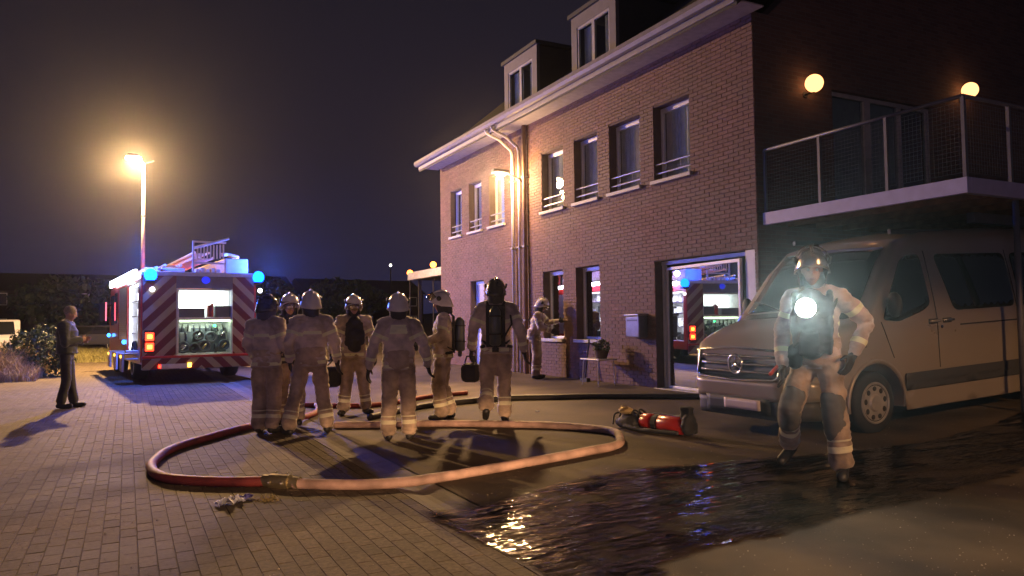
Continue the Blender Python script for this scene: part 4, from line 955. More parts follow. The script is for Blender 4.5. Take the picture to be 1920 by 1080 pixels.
def hand(parent, w_, tip_dir, thumb_dir, mat, curl=.5, name='glove', size=1.):
    """hand at wrist w_, pointing along tip_dir; thumb leaves the side thumb_dir; fingers curl towards the palm side"""
    d = tip_dir.normalized(); t = (thumb_dir-d*thumb_dir.dot(d)).normalized(); p = d.cross(t).normalized()   # p: palm normal
    mb = MB(); s = size
    mb.cap([w_-d*.02*s, w_+d*.015*s], [.031*s, .029*s], 10)
    mb.ell(w_+d*.05*s, (.001, .001, .001), 4, 3) if False else None
    rot = Matrix((t, p, d)).transposed()
    mb.ell(w_+d*.052*s, (.043*s, .018*s, .052*s), 14, 10, rot=rot)
    for k, (o_, ln) in enumerate(((.030, .078), (.010, .088), (-.011, .082), (-.030, .064))):
        a = w_+d*.085*s+t*o_*s; pts = [a-d*.02*s, a]; dd = d.copy(); ln *= s
        for q, fr in enumerate((.42, .32, .26)):
            ang = curl*(.55, .8, .6)[q]; dd = (dd*math.cos(ang)+p*math.sin(ang)).normalized(); pts.append(pts[-1]+dd*ln*fr)
        mb.cap(pts, [.0105*s, .0105*s, .0098*s, .009*s, .0078*s], 8)
    a = w_+d*.025*s+t*.03*s; dd = (t*.75+d*.65+p*.3).normalized(); d2 = (d*.9+t*.25+p*.4).normalized()
    mb.cap([a-t*.015*s, a+dd*.038*s, a+dd*.038*s+d2*.034*s], [.015*s, .0125*s, .009*s], 8)
    return remesh(mb, name, mat, parent, .0052*s, 2)
def scba(parent, c, yw=0., lean=0.):
    e_ = MB().tube([(0, -.075, -.26), (0, -.075, -.24), (0, -.075, .16), (0, -.075, .22)], [.045, .072, .072, .03], 16); o = e_.build('air_cylinder', cyl_m, parent, smooth=True)
    o.location = c; o.rotation_euler = (lean, 0, yw)
    B('back_plate', web, o, (-.12, .12, .0, .03, -.28, .24), bevel=.01)
    MB().tube([(0, -.075, -.26), (0, -.075, -.31)], .028, 10).build('valve', MATS['dark_metal'], o); MB().tube([(-.04, -.07, -.31), (.04, -.07, -.31)], .03, 10).build('valve_knob', MATS['dark_metal'], o)
    mb = MB()
    for z in (-.12, .1): mb.tube([(.078*math.cos(a), -.075+.078*math.sin(a), z) for a in np.linspace(0, 6.28, 17)], .01, 6)
    for s in (-1, 1): mb.tube([(s*.09, -.0, .22), (s*.11, .06, .28), (s*.12, .16, .24), (s*.12, .22, .10), (s*.14, .20, -.08), (s*.16, .10, -.2), (s*.12, .02, -.24)], .018, 8, sy=.5)
    mb.tube([(-.15, .05, -.27), (-.19, .12, -.28), (-.1, .24, -.29), (.1, .24, -.29), (.19, .12, -.28), (.15, .05, -.27)], .02, 8)
    mb.tube([(.08, -.05, -.2), (.2, 0, 0), (.17, .12, .22), (.08, .2, .3)], .012, 8)
    mb.build('harness', web, o, smooth=True); return o
DEF = dict(pel=(0, 0, .95), ch=(0, .0, 1.28), nk=(0, -.01, 1.47), hd=(0, .02, 1.62), shL=(-.185, -.01, 1.42), shR=(.185, -.01, 1.42),
           elL=(-.27, -.03, 1.14), elR=(.27, -.03, 1.14), wrL=(-.29, .05, .90), wrR=(.29, .05, .90), hpL=(-.095, 0, .90), hpR=(.095, 0, .90),
           knL=(-.11, .03, .49), knR=(.11, .03, .49), anL=(-.12, -.01, .10), anR=(.12, -.01, .10), toL=(-.14, .15, .03), toR=(.14, .15, .03))
def person(label, loc, face, height=1.8, pose=None, hyaw=0, htilt=0, helm=None, visor=0., pack=False, suit=None, trous=None, seed=0, group='firefighters in the street', curl=.5, bare=False, knees=False, tapes=True, yoke=False, civ=False, hlean=0., gz=0., slim=1.):
    P = {k: Vector(v) for k, v in DEF.items()}
    for k, v in (pose or {}).items(): P[k] = Vector(v)
    rz = math.atan2(-face[0], face[1])
    t_ = thing('person', label, 'person', (loc[0], loc[1], g(loc[0])+gz), rz, group); k = height/1.80; t_.scale = (k, k, k)
    # body: one continuous surface
    mb = MB(); HM = head_prims(mb, P['hd'], hyaw, htilt)
    mb.cap([P['hd']+V3(0, -.015, -.06), P['nk'], P['ch']+V3(0, 0, .1)], [.055, .06, .09], 12)
    mb.tube([P['pel']+V3(0, 0, -.06), P['pel'], P['pel']*.5+P['ch']*.5, P['ch'], P['nk']+V3(0, 0, -.03)], [.10, .155, .135, .165, .08], 18, sy=.68)
    for s in 'LR':
        mb.cap([P['sh'+s], P['el'+s], P['wr'+s]], [.055, .042, .028], 10); mb.cap([P['hp'+s], P['kn'+s], P['an'+s]], [.085, .058, .04], 12)
        mb.cap([P['an'+s]+V3(0, 0, -.04), P['to'+s]+V3(0, 0, .01)], [.036, .03], 10)
    body = remesh(mb, 'body', skin, t_, .013, 4)
    # trousers
    ft_ = .017 if not civ else .006; lw = (1. if not civ else .78)*(slim*.5+.5)
    tm = MB(); tm.tube([P['pel']+V3(0, 0, .14), P['pel']+V3(0, 0, .05), P['pel']+V3(0, 0, -.06), (P['hpL']+P['hpR'])/2+V3(0, 0, -.08)], [.165*lw+.02, .18*lw+.01, .185*lw, .12*lw], 20, sy=.78)
    for s in 'LR':
        h_, q, a = P['hp'+s], P['kn'+s], P['an'+s]; m1 = h_*.5+q*.5; m2 = q*.45+a*.55
        tm.cap([h_+V3(0, 0, -.01), m1, q, m2, a+(q-a).normalized()*.035], [.112*lw, .107*lw, .095*lw, .092*lw, .098*lw], 14)
    tr_o = remesh(tm, 'trousers', trous or SUITP, t_, .013, 3, fold=ft_, seed=seed+5)
    def tapeattr(o, segs):
        n_ = len(o.data.vertices); co = np.empty(n_*3); o.data.vertices.foreach_get('co', co); co = co.reshape(-1, 3); bd = np.full(n_, 9.); val = np.full(n_, -1.)
        for a, b_, bands in segs:
            a, b_ = np.array(a), np.array(b_); d = b_-a; L_ = (d*d).sum(); t = np.clip((co-a) @ d/L_, 0, 1); dd = np.sqrt(((co-a-t[:, None]*d)**2).sum(1)); tt = t*math.sqrt(L_)
            vv = np.full(n_, -1.)
            for c_, hw in bands: vv = np.maximum(vv, hw-np.abs(tt-c_))
            k_ = dd < bd; bd[k_] = dd[k_]; val[k_] = vv[k_]
        at = o.data.attributes.new('tape', 'FLOAT', 'POINT'); at.data.foreach_set('value', val)
    if tapes:
        tapeattr(tr_o, [(P['kn'+s], P['an'+s], [(.27, .025), (.20, .008)]) for s in 'LR']+[(P['hp'+s], P['kn'+s], []) for s in 'LR'])
    else: tapeattr(tr_o, [(P['pel'], P['ch'], [])])
    # jacket
    jm = MB(); w_ = (1. if not civ else 1.02)*slim; lo = -.10 if not civ else -.02
    ax0 = P['pel']; ax1 = P['ch']; up_ = (ax1-ax0).normalized()
    jm.tube([ax0+up_*lo, ax0+up_*.05, ax0*.5+ax1*.5, ax1+up_*.02, P['nk']-V3(0, 0, .055), P['nk']+V3(0, 0, -.01), P['nk']+V3(0, .0, .04)], [.20*w_, .195*w_, .19*w_, .205*w_, .15*w_, .085, .08], 24, sy=.72)
    for s in 'LR':
        a, e, w = P['sh'+s], P['el'+s], P['wr'+s]; jm.cap([P['nk']*.45+a*.55+V3(0, 0, -.02), a+V3(0, 0, -.015), a*.5+e*.5, e, e*.4+w*.6, w+(e-w).normalized()*.01], [.09*w_, .092*w_, .079*w_, .072*w_, .064*w_, .058*w_], 14)
    ja = remesh(jm, 'jacket', suit or SUIT, t_, .012, 2, fold=.018 if not civ else .009, seed=seed)
    if tapes:
        c0 = ax0+up_*lo
        tors = [(.05, .022)]+([(.50, .055)] if yoke else [(.42, .022)])
        tapeattr(ja, [(c0, P['nk'], tors)]+[(P['sh'+s], P['el'+s], [(.16, .022)]) for s in 'LR']+[(P['el'+s], P['wr'+s], [(.17, .022)]) for s in 'LR'])
        # vertical tape on the back
    else: tapeattr(ja, [(P['pel'], P['ch'], [])])
    # boots
    for s in 'LR':
        bm_ = MB(); a, q = P['an'+s], P['to'+s]; d = (q-a); d.z = 0; d = d.normalized() if d.length > 1e-4 else V3(0, 1, 0); drop = q.z-.03
        fw_ = (q-a)
        bm_.cap([a+(P['kn'+s]-a).normalized()*.06, a, a+V3(0, 0, -.035)], [.058, .055, .05], 12); bm_.cap([a+V3(0, 0, -.05)-d*.035, q*.5+a*.5+V3(0, 0, -.028), q+V3(0, 0, .015)], [.045, .046, .042], 12)
        remesh(bm_, 'boot' if not civ else 'shoe', gum, t_, .011, 2)
    for s in 'LR':
        w, e = P['wr'+s], P['el'+s]; d = (w-e).normalized(); sg = -1 if s == 'L' else 1
        th = V3(-sg*.3, 1, 0) if abs(d.z) > .6 else V3(0, 0, 1)
        dd = d; pn = dd.cross((th-dd*th.dot(dd)).normalized())
        hm_ = hand(t_, w+d*.015, d, th if pn.dot(V3(-sg, 0, 0)) > -1 else th, skin if bare else glove_m, curl, 'hand' if bare else 'glove', 1. if bare else 1.18)
    if helm:
        helmet(t_, HM @ V3(0, -.005, .045), hyaw, htilt, helm, visor, lean=hlean)
        hm2 = MB(); hm2.cap([P['hd']+V3(0, -.035, -.05), P['nk']+V3(0, -.005, .05)], [.082, .088], 14); remesh(hm2, 'hood', hood_m, t_, .012, 2)
    else:
        hr = MB(); old = hr.M; hr.M = HM; hr.ell((0, -.022, .045), (.084, .100, .094), 18, 12); hr.M = None
        o = remesh(hr, 'hair', pbr('hair_grey_blond', (.30, .25, .20), .8, var=.3, scale=60), t_, .009, 1, fold=.004, seed=seed)
    # face details
    for s in (-1, 1):
        MB().ell(HM @ V3(s*.031, .078, .016), .0115, 8, 6).build('eye', pbr('eye_white', (.6, .58, .55), .2, var=0), t_, smooth=True)
    MB().ell(HM @ V3(0, .089, -.052), (.022, .005, .005), 8, 5).build('mouth', pbr('lips', (.30, .12, .10), .5, var=0), t_, smooth=True)
    if pack:
        lean = math.atan2(-(ax1-ax0).y, (ax1-ax0).z); scba(t_, P['ch']*.8+P['pel']*.2+V3(0, -.165, .0), 0, lean)
    if knees:
        for s in 'LR':
            q = P['kn'+s]; hh = P['hp'+s]; a = P['an'+s]; km = MB(); km.cap([q*.72+hh*.28+V3(0, .022, 0), q+V3(0, .026, 0), q*.62+a*.38+V3(0, .02, 0)], [.092, .090, .088], 14)
            remesh(km, 'knee_patch', knee_m, t_, .013, 2, fold=.006, seed=seed+9)
    return t_, P, HM
def cam_away(p, turn=0.):
    v = Vector((p[0], p[1])).normalized(); c, s = math.cos(turn), math.sin(turn); return (v.x*c-v.y*s, v.x*s+v.y*c)
G_ = 'firefighters in the street'
# leftmost, back to the camera
person('firefighter at the left end of the group, dark helmet, back to the camera', (1.57, 9.86), cam_away((1.57, 9.86), -.5), 1.74, dict(wrL=(-.22, .14, .96), elL=(-.27, -.02, 1.15), knL=(-.10, .02, .49), wrR=(.26, .16, .98), anL=(-.10, 0, .1), anR=(.10, -.02, .1)), hyaw=-.3, helm=h_dark, seed=1, group=G_)
person('firefighter in dark jacket half hidden behind two others, facing the camera', (1.97, 10.45), (-.3, -.95), 1.78, dict(wrL=(-.12, .24, 1.1), wrR=(.14, .24, 1.08)), hyaw=.3, helm=h_white, suit=SUITD, seed=2, group=G_)
person('firefighter with feet wide apart, back to the camera, pale helmet, second from the left', (2.05, 9.50), cam_away((2.05, 9.5), .12), 1.78, dict(elL=(-.28, -.05, 1.14), wrL=(-.25, .10, .93), elR=(.29, -.02, 1.15), wrR=(.33, .04, .90), hpL=(-.1, 0, .89), knL=(-.19, .02, .48), anL=(-.27, -.04, .10), toL=(-.33, .10, .03), knR=(.15, .05, .48), anR=(.20, 0, .10), toR=(.25, .15, .03)), hyaw=.12, helm=h_white, seed=3, group=G_)
t4, P4, _ = person('firefighter facing the camera with dark breathing gear on the chest, holding a dark bag', (3.0, 11.0), (-.15, -.99), 1.77, dict(elR=(.30, -.02, 1.16), wrR=(.33, .06, .93), elL=(-.29, -.04, 1.15), wrL=(-.31, .05, .92), knL=(-.14, .03, .49), anL=(-.18, 0, .1), toL=(-.24, .14, .03), anR=(.16, 0, .1), toR=(.22, .14, .03)), hyaw=.1, htilt=-.1, helm=h_white, pack=True, seed=4, group=G_)
mb4 = MB(); mb4.cap([(0, .11, 1.38), (0, .12, 1.2), (0, .12, 1.04)], [.10, .12, .11], 14, sx=1.3, sy=.55); mb4.box(-.07, .07, .12, .20, 1.0, 1.14)
remesh(mb4, 'chest_gear', web, t4, .013, 3, fold=.012, seed=4)
person('firefighter nearest the camera in the group, back squarely turned, pale helmet', (2.80, 8.34), cam_away((2.8, 8.34), .03), 1.70, dict(elL=(-.30, -.03, 1.16), wrL=(-.35, .03, .90), elR=(.31, -.04, 1.15), wrR=(.36, .05, .91), knL=(-.115, .02, .49), knR=(.115, .02, .49), anL=(-.125, 0, .1), anR=(.125, 0, .1), toL=(-.15, .15, .03), toR=(.15, .15, .03)), hyaw=.05, helm=h_white, seed=5, yoke=True, group=G_)
person('firefighter in profile facing left with an air cylinder on the back', (3.86, 9.60), (-.86, .30), 1.75, dict(elL=(-.26, .05, 1.17), wrL=(-.18, .25, 1.08), elR=(.26, .02, 1.16), wrR=(.16, .26, 1.12), knL=(-.10, .08, .49), anL=(-.10, .02, .1), toL=(-.12, .18, .03), knR=(.11, .0, .49), anR=(.12, -.10, .10), toR=(.13, .06, .03)), hyaw=-.1, htilt=-.12, helm=h_white, pack=True, visor=1.0, seed=6, group=G_)
t7, P7, _ = person('firefighter walking away with a dark helmet and black air cylinder on the back', (4.36, 8.95), cam_away((4.36, 8.95), -.05), 1.90, dict(elL=(-.29, .0, 1.15), wrL=(-.32, .12, .92), elR=(.30, -.10, 1.14), wrR=(.34, -.03, .89), hpL=(-.1, 0, .90), knL=(-.12, .0, .50), anL=(-.12, -.30, .22), toL=(-.13, -.22, .07), knR=(.09, .07, .49), anR=(.09, .02, .10), toR=(.11, .18, .03)), helm=h_dark, pack=True, seed=7, group=G_)
t8, P8, _ = person('firefighter in profile at the ground floor window, holding out a lit torch', (7.72, 13.95), (.80, -.60), 1.74, dict(pel=(0, -.03, .94), ch=(0, .05, 1.26), nk=(0, .10, 1.44), hd=(0, .15, 1.58), shL=(-.18, .08, 1.39), shR=(.18, .08, 1.39), elL=(-.22, .28, 1.22), wrL=(-.10, .50, 1.25), elR=(.25, .14, 1.13), wrR=(.2, .34, 1.05)), hyaw=-.1, htilt=-.3, helm=h_white, seed=8, group=G_)
# the one in front, chest torch, facing the camera
tF, PF, HF = person('large firefighter in front of the van walking left with a dazzling torch on the chest', (5.12, 4.40), (-.93, -.42), 1.88,
    dict(pel=(.0, .0, .95), ch=(.0, .03, 1.28), nk=(.0, .05, 1.48), hd=(.0, .09, 1.62), shL=(-.18, .02, 1.42), shR=(.18, .04, 1.42), elL=(-.34, -.11, 1.20), wrL=(-.27, .0, .97), elR=(.27, .04, 1.14), wrR=(.24, .13, .89),
         knL=(-.13, .07, .50), anL=(-.17, .05, .10), toL=(-.21, .21, .03), hpR=(.1, 0, .89), knR=(.18, .15, .53), anR=(.30, -.16, .21), toR=(.33, -.05, .06)), hyaw=.35, htilt=-.22, helm=h_nickel, visor=1.45, knees=True, seed=11, group=G_, curl=.35, slim=.88)
mbv = MB(); mbv.cap([(0, .12, 1.38), (0, .13, 1.2), (0, .14, 1.02)], [.10, .12, .10], 14, sx=1.25, sy=.55); mbv.cap([(.13, .10, 1.44), (.14, .15, 1.2), (.12, .12, .98)], [.03, .032, .03], 8); mbv.cap([(-.13, .09, 1.44), (-.14, .14, 1.2), (-.12, .12, .98)], [.03, .032, .03], 8)
mbv.box(-.08, .08, .12, .22, .96, 1.12); mbv.ell((.15, .10, .93), (.07, .06, .11), 12, 8)
remesh(mbv, 'chest_gear', web, tF, .012, 3, fold=.012, seed=2)
MB().cap([(-.20, .05, 1.44), (-.12, .16, 1.22), (.02, .20, 1.12), (.12, .20, 1.02)], .014, 8).build('speaking_hose', seal, tF, smooth=True)
mbt = MB(); mbt.cap([(.27, .14, .86), (.30, .24, .80)], .016, 8); mbt.build('red_tool', pbr('tool_red', (.45, .04, .03), .4), tF)
tC, PC, _ = person('man in dark clothes standing alone at the left, looking down at his hands', (-.90, 14.72), (.95, -.12), 1.77, dict(elL=(-.24, .02, 1.12), wrL=(-.10, .21, 1.14), elR=(.24, .02, 1.12), wrR=(.09, .21, 1.16), hd=(0, .05, 1.61), knL=(-.09, .04, .49), anL=(-.10, .10, .10), toL=(-.11, .25, .03), knR=(.09, .02, .49), anR=(.10, -.06, .10), toR=(.12, .09, .03)), htilt=-.3, slim=1.12,
                  suit=suit_mat('coat_dark', (.035, .045, .04)), trous=suit_mat('trousers_dark', (.03, .03, .035)), bare=True, tapes=False, civ=True, seed=12, group='bystanders')
# torch on the chest
ch = thing('chest_torch', 'dazzling white torch clipped to the chest of the foremost firefighter', 'torch', tF.matrix_world.translation)
kF = 1.88/1.8; rzF = math.atan2(.93, -.42); Mf = Matrix.Translation((5.12, 4.40, g(5.12))) @ Matrix.Rotation(rzF, 4, 'Z') @ Matrix.Scale(kF, 4)
cpos = Mf @ V3(.0, .275, 1.32); ch.location = cpos
dirc = (Vector((0, 0, 1.45))-cpos).normalized(); q_ = dirc.to_track_quat('-Z', 'Y'); ch.rotation_euler = q_.to_euler()
MB().tube([(0, 0, .09), (0, 0, .0), (0, 0, -.03)], [.026, .03, .08], 16).build('housing', seal, ch)
MB().tube([(0, 0, -.031), (0, 0, -.036)], .075, 20).build('lens', emit('torch_glow', (.80, 1, .97), 350), ch)
lamp('SPOT', (0, 0, -.045), P_TORCH, (.78, 1, .95), ch, .03, spot=R(46), blend=1.)
# torch in the hand at the window
M8 = Matrix.Translation((7.72, 13.95, g(7.72))) @ Matrix.Rotation(math.atan2(-.80, -.60), 4, 'Z') @ Matrix.Scale(1.74/1.8, 4)
h8 = thing('hand_torch', 'small lit torch in the hand of the firefighter at the window', 'torch', M8 @ V3(-.08, .61, 1.26)); h8.rotation_euler = (0, 0, math.atan2(-.80, -.60))
MB().tube([(0, -.08, 0), (0, .05, 0), (0, .07, 0)], [.016, .018, .028], 12).build('housing', seal, h8); MB().ell((0, .085, 0), .028, 12, 8).build('lens', emit('small_torch', (1, .9, .75), 40), h8, smooth=True)
lamp('POINT', (0, .13, 0), 9, (1, .9, .7), h8, .03)
# bags carried
def bag(label, loc, rz, h_=.30, w_=.30, d_=.17):
    t_ = thing('carry_bag', label, 'bag', loc, rz); B('body', web, t_, (-w_/2, w_/2, -d_/2, d_/2, -h_-.10, -.10), bevel=.07)
    MB().tube([(-w_*.3, 0, -.10), (-w_*.2, 0, -.01), (w_*.2, 0, -.01), (w_*.3, 0, -.10)], .012, 8).build('handle', web, t_); return t_
M4 = Matrix.Translation((3.0, 11.0, g(3.0))) @ Matrix.Rotation(math.atan2(.15, -.99), 4, 'Z') @ Matrix.Scale(1.77/1.8, 4)
bag('black bag hanging from the hand of the firefighter who faces the camera', M4 @ V3(.345, .08, .83), 0.1)
fa = cam_away((4.36, 8.95), -.05); M7 = Matrix.Translation((4.36, 8.95, g(4.36))) @ Matrix.Rotation(math.atan2(-fa[0], fa[1]), 4, 'Z') @ Matrix.Scale(1.9/1.8, 4)
bag('black case hanging from the left hand of the firefighter walking away', M7 @ V3(-.34, .15, .82), -.45, .26, .26)
# ------------------------------------------------------------------ hoses and things lying about
def spline(pts, n_=14):
    pts = [Vector(p) for p in pts]; out_ = []
    for i in range(len(pts)-1):
        p0 = pts[max(i-1, 0)]; p1 = pts[i]; p2 = pts[i+1]; p3 = pts[min(i+2, len(pts)-1)]
        for j in range(n_):
            t = j/n_; out_.append(.5*((2*p1)+(-p0+p2)*t+(2*p0-5*p1+4*p2-p3)*t*t+(-p0+3*p1-3*p2+p3)*t**3))
    return out_+[pts[-1]]
def hose_pts(xy, r_, n_=14): return [Vector((p.x+.010*noise.noise(Vector((p.x*2.6, p.y*2.6, 1))), p.y+.012*noise.noise(Vector((p.x*2.3, p.y*2.3, 7))), g(p.x)+r_*.86+.004)) for p in spline([(x, y, 0) for x, y in xy], n_)]
hred = pbr('hose_red', (.30, .055, .045), .6, var=.32, scale=7, bump=.5, bscale=220); hpale = pbr('hose_pale', (.42, .28, .235), .65, var=.30, scale=6, bump=.5, bscale=220); hdk = pbr('hose_black', (.045, .04, .035), .6, var=.2)
RH = .046
red_xy = [(2.72, 12.2), (2.62, 11.6), (2.35, 11.0), (1.9, 10.6), (1.45, 10.3), (.79, 9.44), (.43, 8.84), (.22, 7.96), (.31, 7.22), (.72, 6.78), (1.06, 6.60)]
pale_xy = [(1.24, 6.40), (1.60, 6.14), (2.01, 5.98), (2.76, 6.03), (3.39, 6.13), (4.01, 6.24), (4.42, 6.34), (4.66, 6.60), (4.92, 7.15), (4.67, 7.85), (4.21, 8.38), (3.71, 8.86), (3.3, 9.15), (2.9, 9.4), (2.4, 9.75)]
t_ = thing('fire_hose', 'thick fire hose laid in a big loop, one half red and the other pinkish', 'hose')
MB().tube(hose_pts(red_xy, RH), RH, 14, sy=.92).build('red_hose_length', hred, t_, smooth=True); MB().tube(hose_pts(pale_xy, RH), RH, 14, sy=.92).build('pale_hose_length', hpale, t_, smooth=True)
a, b_ = Vector((1.05, 6.605, .05)), Vector((1.26, 6.385, .05)); d = (b_-a).normalized()
cp_ = MB().tube([a-d*.02, a+d*.05, a+d*.05, a+d*.24, a+d*.24, b_+d*.03], [.05, .05, .062, .062, .05, .05], 16).build('coupling', pbr('brass_coupling', (.42, .36, .22), .35, metal=.8, var=.15), t_)
mb = MB()
for s in (.08, .20):
    c = a+d*s; mb.ring(c, .066, .012, 'z', 4, 4) if False else None
    p = d.cross(Vector((0, 0, 1)))
    for an in (0, 2.1, 4.2): q = p*math.cos(an)+Vector((0, 0, 1))*math.sin(an); mb.ell(c+q*.066, .018, 8, 6)
mb.build('coupling_lug', MATS['brass_coupling'], cp_)
t_ = thing('fire_hose', 'dark hose running straight across the street from the group to the van', 'hose')
MB().tube(hose_pts([(3.0, 10.2), (3.97, 10.88), (4.8, 11.05), (5.65, 10.95), (6.6, 10.25), (7.3, 9.4), (7.83, 8.76), (8.6, 7.9)], .045), .045, 12).build('hose_length', hdk, t_, smooth=True)
t_ = thing('fire_hose', 'short red hose curling on the ground behind the legs of the group', 'hose')
MB().tube(hose_pts([(2.3, 12.9), (2.72, 12.3), (3.3, 11.7), (3.9, 11.75), (4.6, 12.2), (5.4, 12.3)], .04), .04, 12).build('hose_length', hred, t_, smooth=True)
# breathing set lying on the ground
A_, C_ = Vector((5.29, 7.63)), Vector((5.50, 6.45)); d2 = (C_-A_).normalized(); ang = math.atan2(d2.y, d2.x)
bs = thing('breathing_set', 'breathing apparatus with two red cylinders and black harness lying on the ground', 'breathing apparatus', (A_.x, A_.y, g(5.3)), ang)
cr_ = pbr('cylinder_red', (.50, .03, .025), .28, var=.1, coat=.4)
MB().tube([(.74, .0, .115), (.77, 0, .115), (1.08, 0, .115), (1.16, 0, .115)], [.07, .098, .098, .045], 20).build('red_cylinder', cr_, bs, smooth=True)
MB().tube([(.46, .02, .115), (.49, .02, .115), (.66, .02, .115), (.70, 0.02, .115)], [.06, .095, .095, .06], 20).build('red_cylinder', cr_, bs, smooth=True)
MB().tube([(.69, 0, .115), (.75, 0, .115)], .104, 16).build('cylinder_band', web, bs)
mb = MB(); mb.ell((.30, .02, .09), (.20, .14, .09), 14, 10); mb.ell((.14, .05, .07), (.13, .11, .07), 12, 8); mb.cap([(.4, .1, .14), (.6, .12, .20), (.9, .08, .20), (1.15, .02, .22), (1.18, 0, .30)], [.025, .022, .022, .03, .04], 8); mb.cap([(.3, -.1, .05), (.6, -.14, .04), (1.1, -.13, .05)], .025, 8)
mb.ell((1.17, .0, .14), (.07, .11, .12), 10, 8); mb.box(1.08, 1.20, -.04, .05, .2, .33); remesh(mb, 'harness', web, bs, .012, 2, fold=.01, seed=3)
B('back_plate', web, bs, (.35, 1.2, .06, .12, .03, .16), bevel=.02)
mb = MB()
for k in range(5): mb.tube(spline([(.05+.1*k, -.05, .04), (.02+.1*k, .02, .16+.02*k), (.12+.09*k, .12, .15), (.2+.08*k, .05, .05)], 6), .012, 6)
mb.build('strap', web, bs, smooth=True)
km = MB(); km.ell((.22, .0, .215), (.105, .085, .055), 14, 10); km.ell((.13, .02, .24), (.03, .03, .025), 8, 6); remesh(km, 'face_mask', pbr('mask_yellow', (.55, .42, .18), .3, var=.2), bs, .01, 2, fold=.008)
MB().ell((.22, -.03, .235), (.07, .06, .045), 12, 8).build('mask_visor', MATS['visor_clear'], bs, smooth=True)
# litter
lt = thing('crumpled_wrapper', 'crumpled white and blue plastic wrapper on the paving in front of the hose', 'litter', (.70, 6.10, .004), .5)
def crumple(nx_, ny_, sx, sy, h_, sd, mat, nm, parent):
    mb = MB(); vs = []
    for j in range(ny_+1):
        for i in range(nx_+1):
            x, y = sx*(i/nx_-.5), sy*(j/ny_-.5)*(1-.3*abs(i/nx_-.5)); z = h_*abs(noise.noise(Vector((x*18, y*22, sd))))+.004+h_*.4*abs(noise.noise(Vector((x*50, y*50, sd)))); vs.append((x+.02*noise.noise(Vector((y*20, sd, 0))), y, z))
    mb.add(vs, [(j*(nx_+1)+i, j*(nx_+1)+i+1, (j+1)*(nx_+1)+i+1, (j+1)*(nx_+1)+i) for j in range(ny_) for i in range(nx_)]); return mb.build(nm, mat, parent)
crumple(14, 8, .20, .16, .07, 2.2, pbr('film_white', (.75, .76, .88), .6, var=.1), 'white_film', lt)
o = crumple(12, 7, .18, .10, .06, 5.1, pbr('film_blue', (.10, .09, .42), .6, var=.2), 'blue_film', lt); o.location = (.14, .03, 0)
lt2 = thing('scrap_of_paper', 'tiny white scrap on the asphalt behind the hose loop', 'litter', (5.25, 9.46, g(5.25)), 1.); crumple(6, 4, .09, .06, .03, 1.1, MATS['film_white'], 'paper', lt2)
wd = thing('weed', 'small dry weed growing between the paving blocks beside the wrapper', 'plant', (.98, 6.08, 0)); mb = MB()
for k in range(60):
    a, r_ = random.uniform(0, 6.28), random.uniform(.0, .10); p = Vector((r_*math.cos(a), r_*math.sin(a), 0)); q = p+Vector((random.gauss(0, .03), random.gauss(0, .03), random.uniform(.02, .05))); w_ = Vector((.004, .003, 0)); mb.add([p-w_, p+w_, q], [(0, 1, 2)])
mb.build('blades', pbr('dry_grass', (.26, .20, .08), .9, var=.3), wd, fix=False)
# little table with a plant pot under the window
tb = thing('garden_table', 'small pale side table with thin legs against the brick wall below the window', 'table', (7.86, 11.75, g(7.86)))
pl_m = pbr('pale_enamel', (.55, .52, .48), .4)
B('table_top', pl_m, tb, (-.22, .2, -.3, .32, .47, .495), bevel=.008)
for (x, y) in ((-.2, .28), (-.2, -.26), (.17, .28), (.17, -.26)): MB().tube([(x*.9, y*.9, .475), (x, y, 0)], .011, 8).build('leg', pl_m, tb)
pp = thing('plant_pot', 'dark round potted bush standing on the little table by the wall', 'plant', (7.86, 11.68, g(7.86)+.497))
MB().tube([(0, 0, 0), (0, 0, .02), (0, 0, .14), (0, 0, .16)], [.10, .11, .14, .145], 16).build('pot', pbr('pot_clay', (.10, .07, .05), .8), pp, smooth=True)
def leafball(name, parent, c, r_, n_, size, mat, flat=1., sd=0):
    r2 = random.Random(sd); mb = MB()
    for k in range(n_):
        while True:
            p = Vector((r2.uniform(-1, 1), r2.uniform(-1, 1), r2.uniform(-1, 1)))
            if .45 < p.length < 1: break
        cl = noise.noise(Vector((p.x*2.2+sd, p.y*2.2, p.z*2.2)))
        if cl < -.25: continue
        p = Vector((p.x*r_[0], p.y*r_[1], p.z*r_[2]))*(1+.35*cl)+Vector(c); a = Vector((r2.gauss(0, 1), r2.gauss(0, 1), r2.gauss(0, 1))).normalized(); b_ = a.cross(Vector((r2.gauss(0, 1), r2.gauss(0, 1), 1))).normalized(); s = size*r2.uniform(.6, 1.4)
        mb.add([p-a*s, p+b_*s*.45, p+a*s, p-b_*s*.45], [(0, 1, 2, 3)])
    return mb.build(name, mat, parent, fix=False)
leafm = pbr('leaf_dark', (.045, .075, .03), .6, var=.5, scale=3)
leafball('foliage', pp, (0, 0, .22), (.17, .17, .13), 500, .03, leafm, sd=3)
MB().tube([(7.98, 12.55, g(8)+.35), (7.99, 12.55, g(8)+.95)], .018, 8).build('x', pl_m) if False else None
bk = thing('broom', 'thin dark stick leaning on the wall under the ground floor window', 'broom', (8.12, 12.5, g(8.1)))
MB().tube([(-.1, 0, .05), (.02, .02, .82)], .014, 8).build('stick', web, bk); B('brush', web, bk, (-.14, -.06, -.12, .12, 0, .07))

